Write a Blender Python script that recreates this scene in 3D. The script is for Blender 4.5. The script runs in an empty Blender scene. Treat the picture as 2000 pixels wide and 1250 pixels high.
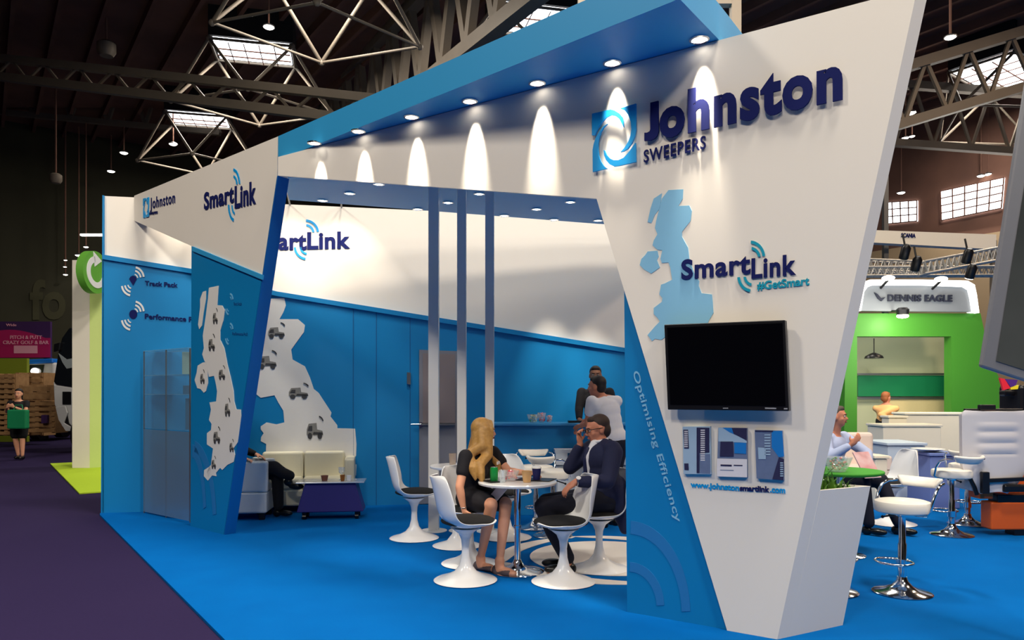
import bpy, bmesh, math, random
from mathutils import Vector, Matrix, Quaternion
from mathutils.noise import noise as mnoise
random.seed(7)
scene = bpy.context.scene
C = scene.collection
PI = math.pi
# ------------------------------------------------------------------ camera
F = 1450.0; H = 1.47; HY = 768.0          # focal length in px, eye height, horizon row (2000x1250 frame)
cam_d = bpy.data.cameras.new('camera'); cam = bpy.data.objects.new('camera', cam_d); C.objects.link(cam)
cam_d.sensor_width = 36.0; cam_d.lens = 36.0*F/2000.0
cam_d.shift_y = (HY-625.0)/2000.0
cam.location = (0, 0, H); cam.rotation_euler = (PI/2, 0, 0)
cam_d.clip_end = 300
scene.camera = cam
# ------------------------------------------------------------------ world, exposure
w = bpy.data.worlds.new('world'); scene.world = w; w.use_nodes = True
w.node_tree.nodes['Background'].inputs[0].default_value = (0.75, 0.85, 1, 1)
w.node_tree.nodes['Background'].inputs[1].default_value = 0.3
vs = scene.view_settings
vs.view_transform = 'Standard'; vs.look = 'None'; vs.gamma = 1.0; vs.use_curve_mapping = False
vs.exposure = 0.0
# hall axes: cdir runs down the aisle, ddir across the hall
cdir = Vector((-.583, .8125, 0)); ddir = Vector((.8125, .583, 0))
CEIL = 12.0
def hall(u, v, z=0.0): return ddir*u + cdir*v + Vector((0, 0, z))
def area_light(name, loc, size, energy, color=(1, 1, 1), sizey=None, rotz=0.0, aim=None, spread=None):
    l = bpy.data.lights.new(name, 'AREA'); l.energy = energy; l.color = color
    l.shape = 'RECTANGLE'; l.size = size; l.size_y = sizey or size
    if spread: l.spread = spread
    o = bpy.data.objects.new(name, l); C.objects.link(o); o.location = loc
    if aim is not None:
        o.rotation_euler = (Vector(aim)-Vector(loc)).to_track_quat('-Z', 'Y').to_euler()
    else: o.rotation_euler = (0, 0, rotz)
    return o
HALLROT = math.atan2(ddir.y, ddir.x)
SKY = (1.0, .92, .80)
# daylight through the roof lights, in the visible rows and in the rows behind the camera
SKYL = [(6.9, 30.3), (6.9, 23.3), (6.8, 17.6), (12.8, 16.7), (27.4, 10.5), (14, 10.0), (20, 4), (3.5, 6.0), (3.5, 0.0), (3.5, -7.0), (-6, 6), (-6, -2), (-6, -9), (12.5, -3)]
for i, (u, v) in enumerate(SKYL):
    e = 420.0 if u == 12.8 else 330.0 if v > 8 else (300.0 if u > 15 else 900.0)
    area_light('skylight_daylight', hall(u, v, CEIL-.14), 1.5, e, (1, .76, .54) if (u > 10 and v < 8) else SKY, rotz=HALLROT)

# ------------------------------------------------------------------ materials
MATS = {}
def mat(name, col, rough=.6, metal=0.0, spec=.5, emit=None, estr=0.0, alpha=1.0, noise=0.0, nscale=20.0, bump=0.0, bscale=300.0, trans=0.0, coat=0.0, col2=None, sheen=0.0, ior=1.45):
    if name in MATS: return MATS[name]
    m = bpy.data.materials.new(name); m.use_nodes = True; nt = m.node_tree; b = nt.nodes['Principled BSDF']
    def lin(c): return tuple((x/12.92 if x <= .04045 else ((x+.055)/1.055)**2.4) for x in c[:3])+(1,)
    c1 = lin([x/255 for x in col]); b.inputs['Base Color'].default_value = c1
    b.inputs['Roughness'].default_value = rough; b.inputs['Metallic'].default_value = metal
    b.inputs['Specular IOR Level'].default_value = spec; b.inputs['Alpha'].default_value = alpha
    b.inputs['Transmission Weight'].default_value = trans; b.inputs['Coat Weight'].default_value = coat
    b.inputs['Sheen Weight'].default_value = sheen; b.inputs['IOR'].default_value = ior
    if emit is not None:
        b.inputs['Emission Color'].default_value = lin([x/255 for x in emit]); b.inputs['Emission Strength'].default_value = estr
    tc = nt.nodes.new('ShaderNodeTexCoord')
    if noise > 0 or col2 is not None:
        n = nt.nodes.new('ShaderNodeTexNoise'); n.inputs['Scale'].default_value = nscale; n.inputs['Detail'].default_value = 4
        nt.links.new(tc.outputs['Object'], n.inputs['Vector'])
        mx = nt.nodes.new('ShaderNodeMix'); mx.data_type = 'RGBA'
        c2 = lin([x/255 for x in col2]) if col2 is not None else tuple(x*(1-noise) for x in c1[:3])+(1,)
        mx.inputs[6].default_value = c1; mx.inputs[7].default_value = c2
        nt.links.new(n.outputs['Fac'], mx.inputs[0]); nt.links.new(mx.outputs[2], b.inputs['Base Color'])
    if bump > 0:
        n2 = nt.nodes.new('ShaderNodeTexNoise'); n2.inputs['Scale'].default_value = bscale
        nt.links.new(tc.outputs['Object'], n2.inputs['Vector'])
        bp = nt.nodes.new('ShaderNodeBump'); bp.inputs['Strength'].default_value = bump; bp.inputs['Distance'].default_value = .01
        nt.links.new(n2.outputs['Fac'], bp.inputs['Height']); nt.links.new(bp.outputs['Normal'], b.inputs['Normal'])
    MATS[name] = m; return m
def glassmat(name, col, fac=.15, rough=.05):
    if name in MATS: return MATS[name]
    m = bpy.data.materials.new(name); m.use_nodes = True; nt = m.node_tree; nt.nodes.clear()
    out = nt.nodes.new('ShaderNodeOutputMaterial'); t = nt.nodes.new('ShaderNodeBsdfTransparent'); g = nt.nodes.new('ShaderNodeBsdfGlossy')
    d = nt.nodes.new('ShaderNodeBsdfDiffuse'); mx = nt.nodes.new('ShaderNodeMixShader'); mx2 = nt.nodes.new('ShaderNodeMixShader')
    c = tuple((x/255)**2.2 for x in col)+(1,)
    d.inputs[0].default_value = c; g.inputs['Roughness'].default_value = rough; g.inputs[0].default_value = (1, 1, 1, 1)
    mx2.inputs[0].default_value = .25; nt.links.new(d.outputs[0], mx2.inputs[1]); nt.links.new(g.outputs[0], mx2.inputs[2])
    mx.inputs[0].default_value = fac; nt.links.new(t.outputs[0], mx.inputs[1]); nt.links.new(mx2.outputs[0], mx.inputs[2])
    nt.links.new(mx.outputs[0], out.inputs[0]); MATS[name] = m; return m

WHITE = mat('white_panel', (236, 228, 216), .55, noise=.03, nscale=2)
WHITE2 = mat('white_laminate', (235, 233, 228), .4, noise=.03, nscale=5)
BLUE = mat('blue_panel', (0, 124, 186), .5, noise=.06, nscale=1.5)
BLUEF = mat('blue_fascia', (46, 154, 210), .5, noise=.04, nscale=1.5)
NAVY = mat('navy_letters', (20, 28, 88), .75, spec=.15, noise=.05)
CYAN = mat('cyan_mark', (0, 152, 220), .45, noise=.05)
TEAL = mat('teal_mark', (0, 152, 178), .45, noise=.05)
PALE = mat('pale_blue_print', (132, 190, 222), .55, noise=.04)
CHROME = mat('chrome', (225, 228, 232), .12, 1.0, noise=.03)
STEEL = mat('brushed_steel', (150, 150, 152), .35, .9, noise=.08)
BLACK = mat('black_plastic', (16, 16, 20), .35, noise=.1)
PLW = mat('white_moulded_plastic', (240, 240, 240), .25, coat=.3, noise=.02)
BLKF = mat('black_cushion_fabric', (14, 14, 16), .9, noise=.15, bump=.3)
EMW = mat('lamp_glow', (255, 250, 240), .5, emit=(255, 248, 235), estr=8)
EMS = mat('skylight_glow', (255, 255, 255), .5, emit=(245, 250, 255), estr=6)

# ------------------------------------------------------------------ mesh builder
class MB:
    def __init__(s): s.v = []; s.f = []; s.m = []; s.mi = 0
    def add(s, vs, fs):
        k = len(s.v); s.v += [Vector(p) for p in vs]; s.f += [tuple(i+k for i in f) for f in fs]; s.m += [s.mi]*len(fs); return s
    def box(s, c, size, rot=None):
        hx, hy, hz = [x/2 for x in size]; c = Vector(c)
        vs = [Vector((x, y, z)) for x in (-hx, hx) for y in (-hy, hy) for z in (-hz, hz)]
        if rot is not None: vs = [rot @ p for p in vs]
        return s.add([p+c for p in vs], [(0, 1, 3, 2), (4, 6, 7, 5), (0, 4, 5, 1), (2, 3, 7, 6), (0, 2, 6, 4), (1, 5, 7, 3)])
    def prism(s, poly, vec):
        n = len(poly); a = [Vector(p) for p in poly]; vec = Vector(vec)
        nn = Vector((0, 0, 0))
        for i in range(n): nn += a[i].cross(a[(i+1) % n])
        if nn.dot(vec) > 0: a.reverse()
        b = [p+vec for p in a]
        return s.add(a+b, [tuple(range(n)), tuple(range(2*n-1, n-1, -1))]+[(i, i+n, (i+1) % n+n, (i+1) % n) for i in range(n)])
    def tube(s, pts, r, seg=10, closed=False, caps=True):
        pts = [Vector(p) for p in pts]; n = len(pts); rs = r if isinstance(r, (list, tuple)) else [r]*n
        rings = []; up = None
        for i, p in enumerate(pts):
            if closed: t = pts[(i+1) % n]-pts[i-1]
            else: t = pts[min(i+1, n-1)]-pts[max(i-1, 0)]
            t.normalize()
            if up is None:
                up = Vector((0, 0, 1)) if abs(t.z) < .9 else Vector((1, 0, 0))
            x = up.cross(t)
            if x.length < 1e-5: x = Vector((1, 0, 0)).cross(t)
            x.normalize(); y = t.cross(x); up = y
            rings.append([p+x*(math.cos(2*PI*k/seg)*rs[i])+y*(math.sin(2*PI*k/seg)*rs[i]) for k in range(seg)])
        vs = [q for rg in rings for q in rg]; fs = []
        m = n if closed else n-1
        for i in range(m):
            j = (i+1) % n
            for k in range(seg): fs.append((i*seg+k, i*seg+(k+1) % seg, j*seg+(k+1) % seg, j*seg+k))
        if caps and not closed:
            fs.append(tuple(reversed(range(seg)))); fs.append(tuple((n-1)*seg+k for k in range(seg)))
        return s.add(vs, fs)
    def bar(s, a, b, w, h=None):
        a = Vector(a); b = Vector(b); t = (b-a).normalized(); h = h or w
        x = t.cross(Vector((0, 0, 1)))
        if x.length < 1e-4: x = Vector((1, 0, 0))
        x.normalize(); y = x.cross(t)
        q = [x*(i*w/2)+y*(j*h/2) for i, j in ((-1, -1), (1, -1), (1, 1), (-1, 1))]
        return s.add([a+p for p in q]+[b+p for p in q], [(3, 2, 1, 0), (4, 5, 6, 7)]+[(i, (i+1) % 4, (i+1) % 4+4, i+4) for i in range(4)])
    def lathe(s, prof, seg=32, c=(0, 0, 0), sx=1, sy=1, mtx=None):
        c = Vector(c); vs = []; fs = []; n = len(prof)
        for r, z in prof:
            for k in range(seg):
                a = 2*PI*k/seg; p = Vector((r*math.cos(a)*sx, r*math.sin(a)*sy, z))
                if mtx is not None: p = mtx @ p
                vs.append(p+c)
        for i in range(n-1):
            for k in range(seg): fs.append((i*seg+k, i*seg+(k+1) % seg, (i+1)*seg+(k+1) % seg, (i+1)*seg+k))
        fs.append(tuple(reversed(range(seg)))); fs.append(tuple((n-1)*seg+k for k in range(seg)))
        return s.add(vs, fs)
    def ell(s, c, r, rot=None, seg=16, rings=10):
        c = Vector(c); r = Vector(r) if not isinstance(r, (int, float)) else Vector((r, r, r)); vs = []; fs = []
        def pt(th, ph):
            p = Vector((r.x*math.sin(th)*math.cos(ph), r.y*math.sin(th)*math.sin(ph), r.z*math.cos(th)))
            return c+((rot @ p) if rot is not None else p)
        vs.append(pt(0, 0))
        for i in range(1, rings):
            for k in range(seg): vs.append(pt(PI*i/rings, 2*PI*k/seg))
        vs.append(pt(PI, 0))
        for k in range(seg): fs.append((0, 1+k, 1+(k+1) % seg))
        for i in range(rings-2):
            for k in range(seg):
                a = 1+i*seg; fs.append((a+k, a+seg+k, a+seg+(k+1) % seg, a+(k+1) % seg))
        a = 1+(rings-2)*seg; L = len(vs)-1
        for k in range(seg): fs.append((a+k, L, a+(k+1) % seg))
        return s.add(vs, fs)
    def cap(s, p0, p1, r0, r1=None, seg=12):
        r1 = r0 if r1 is None else r1
        s.ell(p0, r0, seg=seg, rings=8); s.ell(p1, r1, seg=seg, rings=8)
        if (Vector(p1)-Vector(p0)).length > 1e-4: s.tube([p0, p1], [r0, r1], seg)
        return s

def finish(o, m, smooth=None, bevel=0.0, bseg=2):
    ms = m if isinstance(m, (list, tuple)) else [m]
    for x in ms: o.data.materials.append(x)
    if smooth is not None:
        o.data.shade_smooth()
        if smooth < 170: o.data.set_sharp_from_angle(angle=math.radians(smooth))
    if bevel > 0:
        md = o.modifiers.new('bevel', 'BEVEL'); md.width = bevel; md.segments = bseg; md.limit_method = 'ANGLE'; md.angle_limit = math.radians(40)
    return o
def wm(o):
    m = Matrix.LocRotScale(o.location, o.rotation_euler, o.scale)
    return wm(o.parent) @ m if o.parent else m
def obj(name, mb, m, parent=None, world=False, smooth=None, bevel=0.0, label=None, kind=None, bseg=2):
    """one mesh object; world=True: the vertices are in world space even under a parent"""
    vs = mb.v
    if world and parent is not None:
        inv = wm(parent).inverted(); vs = [inv @ p for p in vs]
    me = bpy.data.meshes.new(name); me.from_pydata([tuple(p) for p in vs], [], mb.f)
    if any(mb.m): me.polygons.foreach_set('material_index', mb.m)
    me.update(); o = bpy.data.objects.new(name, me); C.objects.link(o)
    if parent is not None: o.parent = parent
    finish(o, m, smooth, bevel, bseg)
    if label: o['label'] = label
    if kind: o['kind'] = kind
    return o
def tag(o, label, cat, group=None, kind=None):
    o['label'] = label; o['category'] = cat
    if group: o['group'] = group
    if kind: o['kind'] = kind
    return o
def thing(name, label, cat, loc=(0, 0, 0), rotz=0.0, group=None):
    o = bpy.data.objects.new(name, None); C.objects.link(o); o.location = loc; o.rotation_euler = (0, 0, rotz)
    o.empty_display_size = .1
    return tag(o, label, cat, group)
def copy_tree(o, parent=None, loc=None, rotz=None, label=None, group=None):
    c = o.copy(); C.objects.link(c)
    if parent is not None: c.parent = parent
    if loc is not None: c.location = loc
    if rotz is not None: c.rotation_euler = (0, 0, rotz)
    if label: c['label'] = label
    if group: c['group'] = group
    for ch in list(o.children): copy_tree(ch, c)
    return c
def struct(name, mb, m, **k):
    o = obj(name, mb, m, **k); o['kind'] = 'structure'; return o

# ------------------------------------------------------------------ surveying: photo rays meeting real planes of the place
def at(u, v, Y): return Vector(((u-1000)/F*Y, Y, H+(HY-v)/F*Y))
def ground(u, v, z=0.0):
    Y = (H-z)*F/(v-HY); return Vector(((u-1000)/F*Y, Y, z))
def ceilpt(u, v, z):
    Y = (z-H)*F/(HY-v); return Vector(((u-1000)/F*Y, Y, z))
class Plane:
    def __init__(s, p, d):
        s.p = Vector((p[0], p[1], 0)); s.d = Vector((d[0], d[1], 0)).normalized()
        n = Vector((-s.d.y, s.d.x, 0))
        if n.dot(-s.p) < 0: n = -n
        s.n = n                                     # horizontal, towards the viewer's side
        s.right = s.d if s.n.cross(s.d).z < 0 else -s.d
        s.right = Vector((0, 0, 1)).cross(s.n)      # reading direction seen from the front
    def at(s, u, v, off=0.0):
        r = Vector(((u-1000)/F, 1, (HY-v)/F)); o = Vector((0, 0, H)); p = s.p+s.n*off
        t = (p-o).dot(s.n)/r.dot(s.n); return o+r*t
    def atz(s, u, z, off=0.0):
        q = s.at(u, HY, off); return Vector((q.x, q.y, z))
A = Plane((1.33, 4.6), (-2.2, 1.45))
B = Plane((-3.0, 7.72), (-1.64, 1.45))
E = Plane((-2.9, 9.55), (1, .19))
DD = Vector((1, 1.45, 0)).normalized()      # direction of the canopy end and of the pillar reveal
GG = Vector((.51, .27, 0)).normalized()     # direction of the tower's outer side
def plate(pl, px, thick=.02, off=0.0, vec=None, mb=None):
    """polygon seen at px on plane pl, moved off metres towards the viewer, solid behind"""
    mb = mb or MB(); pts = [p if isinstance(p, Vector) else pl.at(p[0], p[1], off) for p in px]
    return mb.prism(pts, vec if vec is not None else -pl.n*thick)

# ------------------------------------------------------------------ lettering: default outline font turned into mesh
TXT = {}
def text2d(s, bold=0.0, spacing=1.0):
    k = (s, bold, spacing)
    if k in TXT: return TXT[k]
    cu = bpy.data.curves.new('t', 'FONT'); cu.body = s; cu.size = 1.0; cu.offset = bold; cu.space_character = spacing
    cu.extrude = .5; cu.resolution_u = 4; cu.fill_mode = 'BOTH'
    o = bpy.data.objects.new('t', cu); C.objects.link(o)
    dg = bpy.context.evaluated_depsgraph_get(); dg.update()
    me = bpy.data.meshes.new_from_object(o.evaluated_get(dg))
    v = [p.co.copy() for p in me.vertices]; f = [tuple(p.vertices) for p in me.polygons]
    bpy.data.objects.remove(o); bpy.data.curves.remove(cu); bpy.data.meshes.remove(me)
    x0 = min(p.x for p in v); x1 = max(p.x for p in v)
    TXT[k] = (v, f, x0, x1); return TXT[k]
CAPH = .73
def text_on(mb, s, bl, br, height, n, thick=.004, bold=.02, spacing=1.0, up=None):
    """letters with baseline from bl to br (points), cap height in metres, raised along n"""
    v, f, x0, x1 = text2d(s, bold, spacing); bl = Vector(bl); br = Vector(br)
    ex = (br-bl)/(x1-x0); ey = (up or Vector((0, 0, 1)))*(height/CAPH)
    return mb.add([bl+ex*(p.x-x0)+ey*p.y+n*(thick*(p.z+.5)) for p in v], f)
def text_px(mb, pl, s, p0, p1, ptop, thick=.004, bold=.02, off=.001, spacing=1.0):
    """p0,p1 baseline ends in the photo, ptop a point at cap height above p0"""
    a = pl.at(*p0, off); b = pl.at(*p1, off); t = pl.at(*ptop, off)
    up = t-a; h = up.length
    return text_on(mb, s, a, b, h, pl.n, thick, bold, spacing, up.normalized())
def arc_px(mb, pl, cu, cv, ru, rv, a0, a1, wd, thick=.004, off=.001, n=14, shear=0.0):
    """ring segment given in photo pixels on plane pl"""
    P = []
    for rr in (1+wd/2, 1-wd/2):
        row = []
        for i in range(n+1):
            a = math.radians(a0+(a1-a0)*i/n); x = math.cos(a)*ru*rr; y = -math.sin(a)*rv*rr
            row.append(pl.at(cu+x, cv+y+shear*x, off))
        P.append(row)
    for i in range(n): mb.prism([P[0][i], P[0][i+1], P[1][i+1], P[1][i]], pl.n*thick)
    return mb
# ================================================================== the hall
CARPET = mat('dark_purple_carpet', (46, 36, 72), .95, spec=.1, noise=.25, nscale=60, bump=.4, bscale=500)
BCARP = mat('bright_blue_carpet', (0, 102, 180), .95, spec=.06, col2=(0, 92, 168), nscale=3, bump=.5, bscale=600)
LIME = mat('lime_carpet', (176, 205, 56), .9, spec=.1, noise=.08, nscale=20, bump=.3)
ROOFM = mat('dark_roof_decking', (140, 102, 86), .9, spec=.1, col2=(84, 64, 58), nscale=.6)
TRUSSM = mat('grey_brown_roof_steel', (124, 112, 98), .6, .2, noise=.2, nscale=3)
CONC = mat('dark_hall_wall', (62, 60, 44), .9, noise=.25, nscale=.8)
BEIGEW = mat('beige_hall_wall', (176, 152, 120), .8, noise=.15, nscale=.7)
m = MB(); m.prism([hall(-45, -30, -.02), hall(45, -30, -.02), hall(45, 60, -.02), hall(-45, 60, -.02)], (0, 0, -.1)); struct('floor', m, CARPET)
# ceiling: corrugated decking with holes for the roof lights
SK = [(6.9, 30.3, 2.1), (6.9, 23.3, 2.3), (6.8, 17.6, 2.4), (12.8, 16.7, 2.5), (27.4, 10.5, 3.0)]
m = MB(); m.prism([hall(-45, -30, CEIL+1.0), hall(45, -30, CEIL+1.0), hall(45, 60, CEIL+1.0), hall(-45, 60, CEIL+1.0)], (0, 0, .2))
u = -30.0
while u < 40:
    m.bar(hall(u, -5, CEIL+.85), hall(u, 40, CEIL+.85), .12, .3); u += 1.1
struct('ceiling', m, ROOFM)
# walls
RW = 30.9; FW = 38.0
m = MB(); m.prism([hall(-45, FW, 0), hall(45, FW, 0), hall(45, FW, CEIL+1), hall(-45, FW, CEIL+1)], cdir*.3); struct('wall_far', m, CONC)
m = MB(); z0 = 6.4
m.prism([hall(RW, -30, -.02), hall(RW, FW, -.02), hall(RW, FW, 7.5), hall(RW, -30, 7.5)], ddir*.3); struct('wall_right', m, BEIGEW)
m = MB(); m.prism([hall(RW, -30, 7.5), hall(RW, FW, 7.5), hall(RW, FW, CEIL+1), hall(RW, -30, CEIL+1)], ddir*.3); struct('wall_right_upper', m, ROOFM)
m = MB(); m.prism([hall(-44, -30, -.02), hall(-44, FW, -.02), hall(-44, FW, CEIL+1), hall(-44, -30, CEIL+1)], -ddir*.3); struct('wall_left', m, CONC)
m = MB(); m.prism([hall(-45, -29, -.02), hall(45, -29, -.02), hall(45, -29, CEIL+1), hall(-45, -29, CEIL+1)], -cdir*.3); struct('wall_near', m, CONC)
# clerestory windows high on the right-hand wall
RWP = Plane(hall(RW, 0), cdir); 
def clerestory(n, px, nx, nz):
    a = [RWP.at(p[0], p[1], .05) for p in px]        # tl, tr, br, bl
    fr = struct('window_%d' % n, MB().prism(a, -RWP.n*.04), EMS)
    g = MB()
    for i in range(nx+1):
        t = i/nx; g.bar(a[0].lerp(a[1], t)+RWP.n*.06, a[3].lerp(a[2], t)+RWP.n*.06, .04)
    for j in range(nz+1):
        t = j/nz; g.bar(a[0].lerp(a[3], t)+RWP.n*.06, a[1].lerp(a[2], t)+RWP.n*.06, .04)
    obj('window_bars', g, ROOFM, fr)
clerestory(1, [(1838, 374), (1962, 347), (1957, 407), (1840, 431)], 5, 4)
clerestory(2, [(1728, 396), (1792, 392), (1792, 432), (1730, 438)], 4, 3)
area_light('clerestory_daylight', RWP.at(1900, 390, .6), 4, 300, SKY, sizey=2, aim=RWP.at(1900, 390, .6)+RWP.n*5+Vector((0, 0, -3)))

# roof lights: a glazed opening with a dark lattice and the inverted pyramid of tubes hanging under it
def roof_light(i, u, v, s, lab):
    t = thing('roof_light', lab, 'skylight', hall(u, v, CEIL+.28), .22 if u < 20 else HALLROT, 'roof lights of the hall'); t.scale = (.95, .6, 1)
    h = s/2
    m = MB(); m.box((0, 0, -.24), (s, s, .05)); obj('glazing', m, EMS, t)
    m = MB()
    for k in (-1, 1):
        m.box((k*(h+.06), 0, .25), (.12, s+.24, .9)); m.box((0, k*(h+.06), .25), (s, .12, .9))
    obj('upstand', m, mat('black_upstand', (24, 20, 20), .9), t)
    m = MB()
    for k in range(1, 5): m.tube([(-h+s*k/5, -h, -.36), (-h+s*k/5, h, -.36)], .018, 6)
    for k in range(1, 3): m.tube([(-h, -h+s*k/3, -.36), (h, -h+s*k/3, -.36)], .025, 6)
    obj('glazing_bar', m, ROOFM, t, smooth=60)
    q = h+.1; top = [Vector((-q, -q, -.3)), Vector((q, -q, -.3)), Vector((q, q, -.3)), Vector((-q, q, -.3))]
    d = 2.0; low = [Vector((-2*q, -q*.1, -d)), Vector((0, -2*q, -d)), Vector((2*q, .1*q, -d)), Vector((0, 2*q, -d))]
    m = MB()
    for k in range(4): m.tube([top[k], top[(k+1) % 4]], .045, 8)
    for k in range(4): m.tube([low[k], low[(k+1) % 4]], .04, 8)
    for a, b in ((0, 0), (0, 1), (1, 1), (1, 2), (2, 2), (2, 3), (3, 3), (3, 0)): m.tube([top[a], low[b]], .05, 8)
    for p in low+top: m.ell(p, .09, seg=8, rings=6)
    obj('space_frame', m, TRUSSM, t, smooth=60)
labs = ['farthest roof light of the left row above the white fascia', 'middle roof light of the left row with tubular space frame', 'nearest roof light of the left row cut by the photo top',
        'roof light partly hidden behind the blue canopy edge', 'roof light at upper right beside the grey framed screen']
for i, (u, v, s) in enumerate(SK): roof_light(i, u, v, s, labs[i])

# main roof trusses
def truss(name, label, p, q, hh, n, w=.28, dw=.12, group=None):
    p = Vector(p); q = Vector(q); m = MB(); dn = Vector((0, 0, -hh))
    root = thing(name, label, 'roof truss', p, 0, group)
    m.bar(p, q, w, w); m.bar(p+dn, q+dn, w, w*1.1); obj('chord', m, TRUSSM, root, world=True)
    m = MB()
    for i in range(n):
        a = p.lerp(q, i/n); b = p.lerp(q, (i+.5)/n)+dn; c = p.lerp(q, (i+1)/n)
        m.bar(a, b, dw); m.bar(b, c, dw)
    obj('web', m, TRUSSM, root, world=True)
truss('roof_truss', 'long grey roof truss crossing the hall at upper left below the skylights', at(-260, 85, 24), at(900, 212, 17.0), .55, 16, .2, .06)
truss('roof_truss', 'deep lattice roof truss running diagonally above the blue canopy', at(620, 330, 30), at(1110, -60, 15), -2.6, 12, .35, .22)
truss('roof_truss', 'grey lattice truss rising to the right beside the beige tower edge', at(1600, 291, 20), at(2100, 140, 20), -1.5, 6, .24, .09)
truss('roof_truss', 'lower lattice truss sloping down behind the grey framed screen', at(1600, 268, 24), at(2120, 306, 24), -1.9, 7, .22, .08)
truss('roof_truss', 'faint dark roof truss at the far upper left of the hall', at(-300, 190, 30), at(430, 260, 30), -2.5, 10, .2, .12)
truss('roof_truss', 'distant thin roof beam above the green column at left', at(-200, 447, 36), at(260, 452, 36), .5, 10, .15, .08)

# hall lamps
def hall_lamp(px, Y, r, label, group='round hall lamps'):
    p = at(px[0], px[1], Y); t = thing('hall_lamp', label, 'lamp', p, 0, group)
    m = MB(); m.lathe([(r*.3, .5*r), (r*1.05, .1*r), (r*1.1, -.1*r), (r*.98, -.12*r), (r*.9, .02*r)], 20); obj('lamp_housing', m, STEEL, t, smooth=50)
    m = MB(); m.ell((0, 0, -.08*r), (r*.9, r*.9, r*.35), seg=16, rings=8); obj('lamp_lens', m, EMW, t, smooth=180)
    m = MB(); m.tube([(0, 0, .4*r), (0, 0, CEIL+.6-p.z)], .025, 6); obj('hanger', m, ROOFM, t)
names = [((525, 52), 20, .15, 'round hall lamp beside the nearest left roof light'), ((441, 155), 24, .15, 'round hall lamp under the middle left roof light'),
         ((338, 281), 28, .15, 'round hall lamp under the farthest left roof light'), ((242, 298), 30, .16, 'topmost of four distant lamps curving down at left'),
         ((217, 334), 32, .16, 'second from top of the four distant lamps at left'), ((200, 363), 34, .16, 'third from top of the four distant lamps at left'),
         ((183, 390), 35, .16, 'lowest of the four distant lamps at left'), ((1856, 72), 16, .12, 'round lamp high at right against the dark roof'),
         ((1778, 220), 24, .16, 'oval lamp beside the tower edge above the long truss'), ((1768, 269), 26, .12, 'left one of the pair of lamps between the right trusses'),
         ((1781, 266), 26.6, .1, 'right one of the pair of lamps between the right trusses'), ((1916, 343), 28, .14, 'left one of the pair of lamps above the large window'),
         ((1930, 340), 28, .14, 'right one of the pair of lamps above the large window'), ((1760, 376), 30, .15, 'small lamp above the small bright window at right'),
         ((154, 498), 31, .15, 'lamp just above the top of the white and green column'), ((168, 482), 30, .1, 'tiny lamp beside the fluorescent strip at left'),
         ((128, 508), 31, .07, 'upper of three tiny lamps left of the column top'), ((127, 521), 31.6, .07, 'middle of three tiny lamps left of the column top'), ((128, 536), 32.2, .1, 'lowest of three tiny lamps left of the column top')]
for px, Y, r, lab in names: hall_lamp(px, Y, r, lab)
m = MB(); m.box((0, 0, 0), (1.1, .15, .07)); o = obj('strip_light', m, EMW); o.location = at(186, 459, 29); tag(o, 'bright fluorescent strip light above the green disc sign', 'strip light')
for (px, py, Y, r, lab) in ((208, 96, 22, .26, 'large dim round ventilation drum near the upper left truss'), (109, 349, 26, .2, 'dim round drum hanging at far left above the dark wall')):
    t = thing('ceiling_drum', lab, 'ceiling drum', at(px, py, Y), 0)
    m = MB(); m.lathe([(r*.6, .9*r), (r, .6*r), (r, -.3*r), (r*.7, -.8*r), (r*.1, -.85*r)], 20); obj('drum', m, TRUSSM, t, smooth=50)
    m = MB(); m.tube([(0, 0, r*.8), (0, 0, CEIL+.6-at(px, py, Y).z)], .03, 6); obj('hanger', m, ROOFM, t)

# faint giant lettering on the far wall
LETM = mat('dull_yellow_wall_paint', (76, 74, 52), .9, noise=.2, nscale=1)
FWP = Plane(hall(0, FW), ddir)
m = MB(); text_px(m, FWP, 'fo', (58, 622), (128, 620), (58, 545), .05, .03); o = obj('wall_lettering', m, LETM); tag(o, 'faint giant letters fo on the dark far wall', 'lettering')

# ------------------------------------------------------------------ carpets
p0 = ground(195, 1005); e1 = ground(440, 1250); cd = (e1-p0).normalized()
near = p0+cd*14
m = MB(); m.prism([p0+Vector((0, 0, .0)), near, Vector((22, near.y, 0)), Vector((22, 19, 0)), Vector((-4.2, 19, 0)), Vector((-5.05, 9.1, 0))], (0, 0, -.02))
struct('floor_stand', m, BCARP)
g0 = ground(98, 905); g1 = ground(155, 963)
m = MB(); m.prism([g0, g1, g1+(ddir*3), g0+ddir*3], (0, 0, -.018)); o = obj('lime_carpet', m, LIME); tag(o, 'lime green carpet under the white and green column', 'carpet')
for oo in (o,): oo.location.z = .001
# ================================================================== the blue and white exhibition stand
TOPA = 3.67; TOPB = 3.92
# ---- header and tower wall (plane A)
tower = thing('header_wall', 'tall white header wall tapering down to a slanted tower foot at right', 'exhibition wall', A.atz(1420, 0))
Aj = A.atz(543, TOPA); tv = GG*.094
jb = A.at(543, 343)
poly = [Aj, A.atz(1792, TOPA), A.atz(1518, 0), A.atz(1420, 0), A.at(1165, 388), jb]
m = MB(); m.prism(poly, tv); obj('white_panel', m, WHITE, tower, world=True)
m = MB(); q = [A.at(1219, 567, -.02), A.atz(1419, 0, -.02), A.atz(1225, 0, -.02)]; m.prism(q, -A.n*.06)
obj('blue_panel', m, BLUE, tower, world=True, label='blue triangular panel left of the tower foot')
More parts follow.
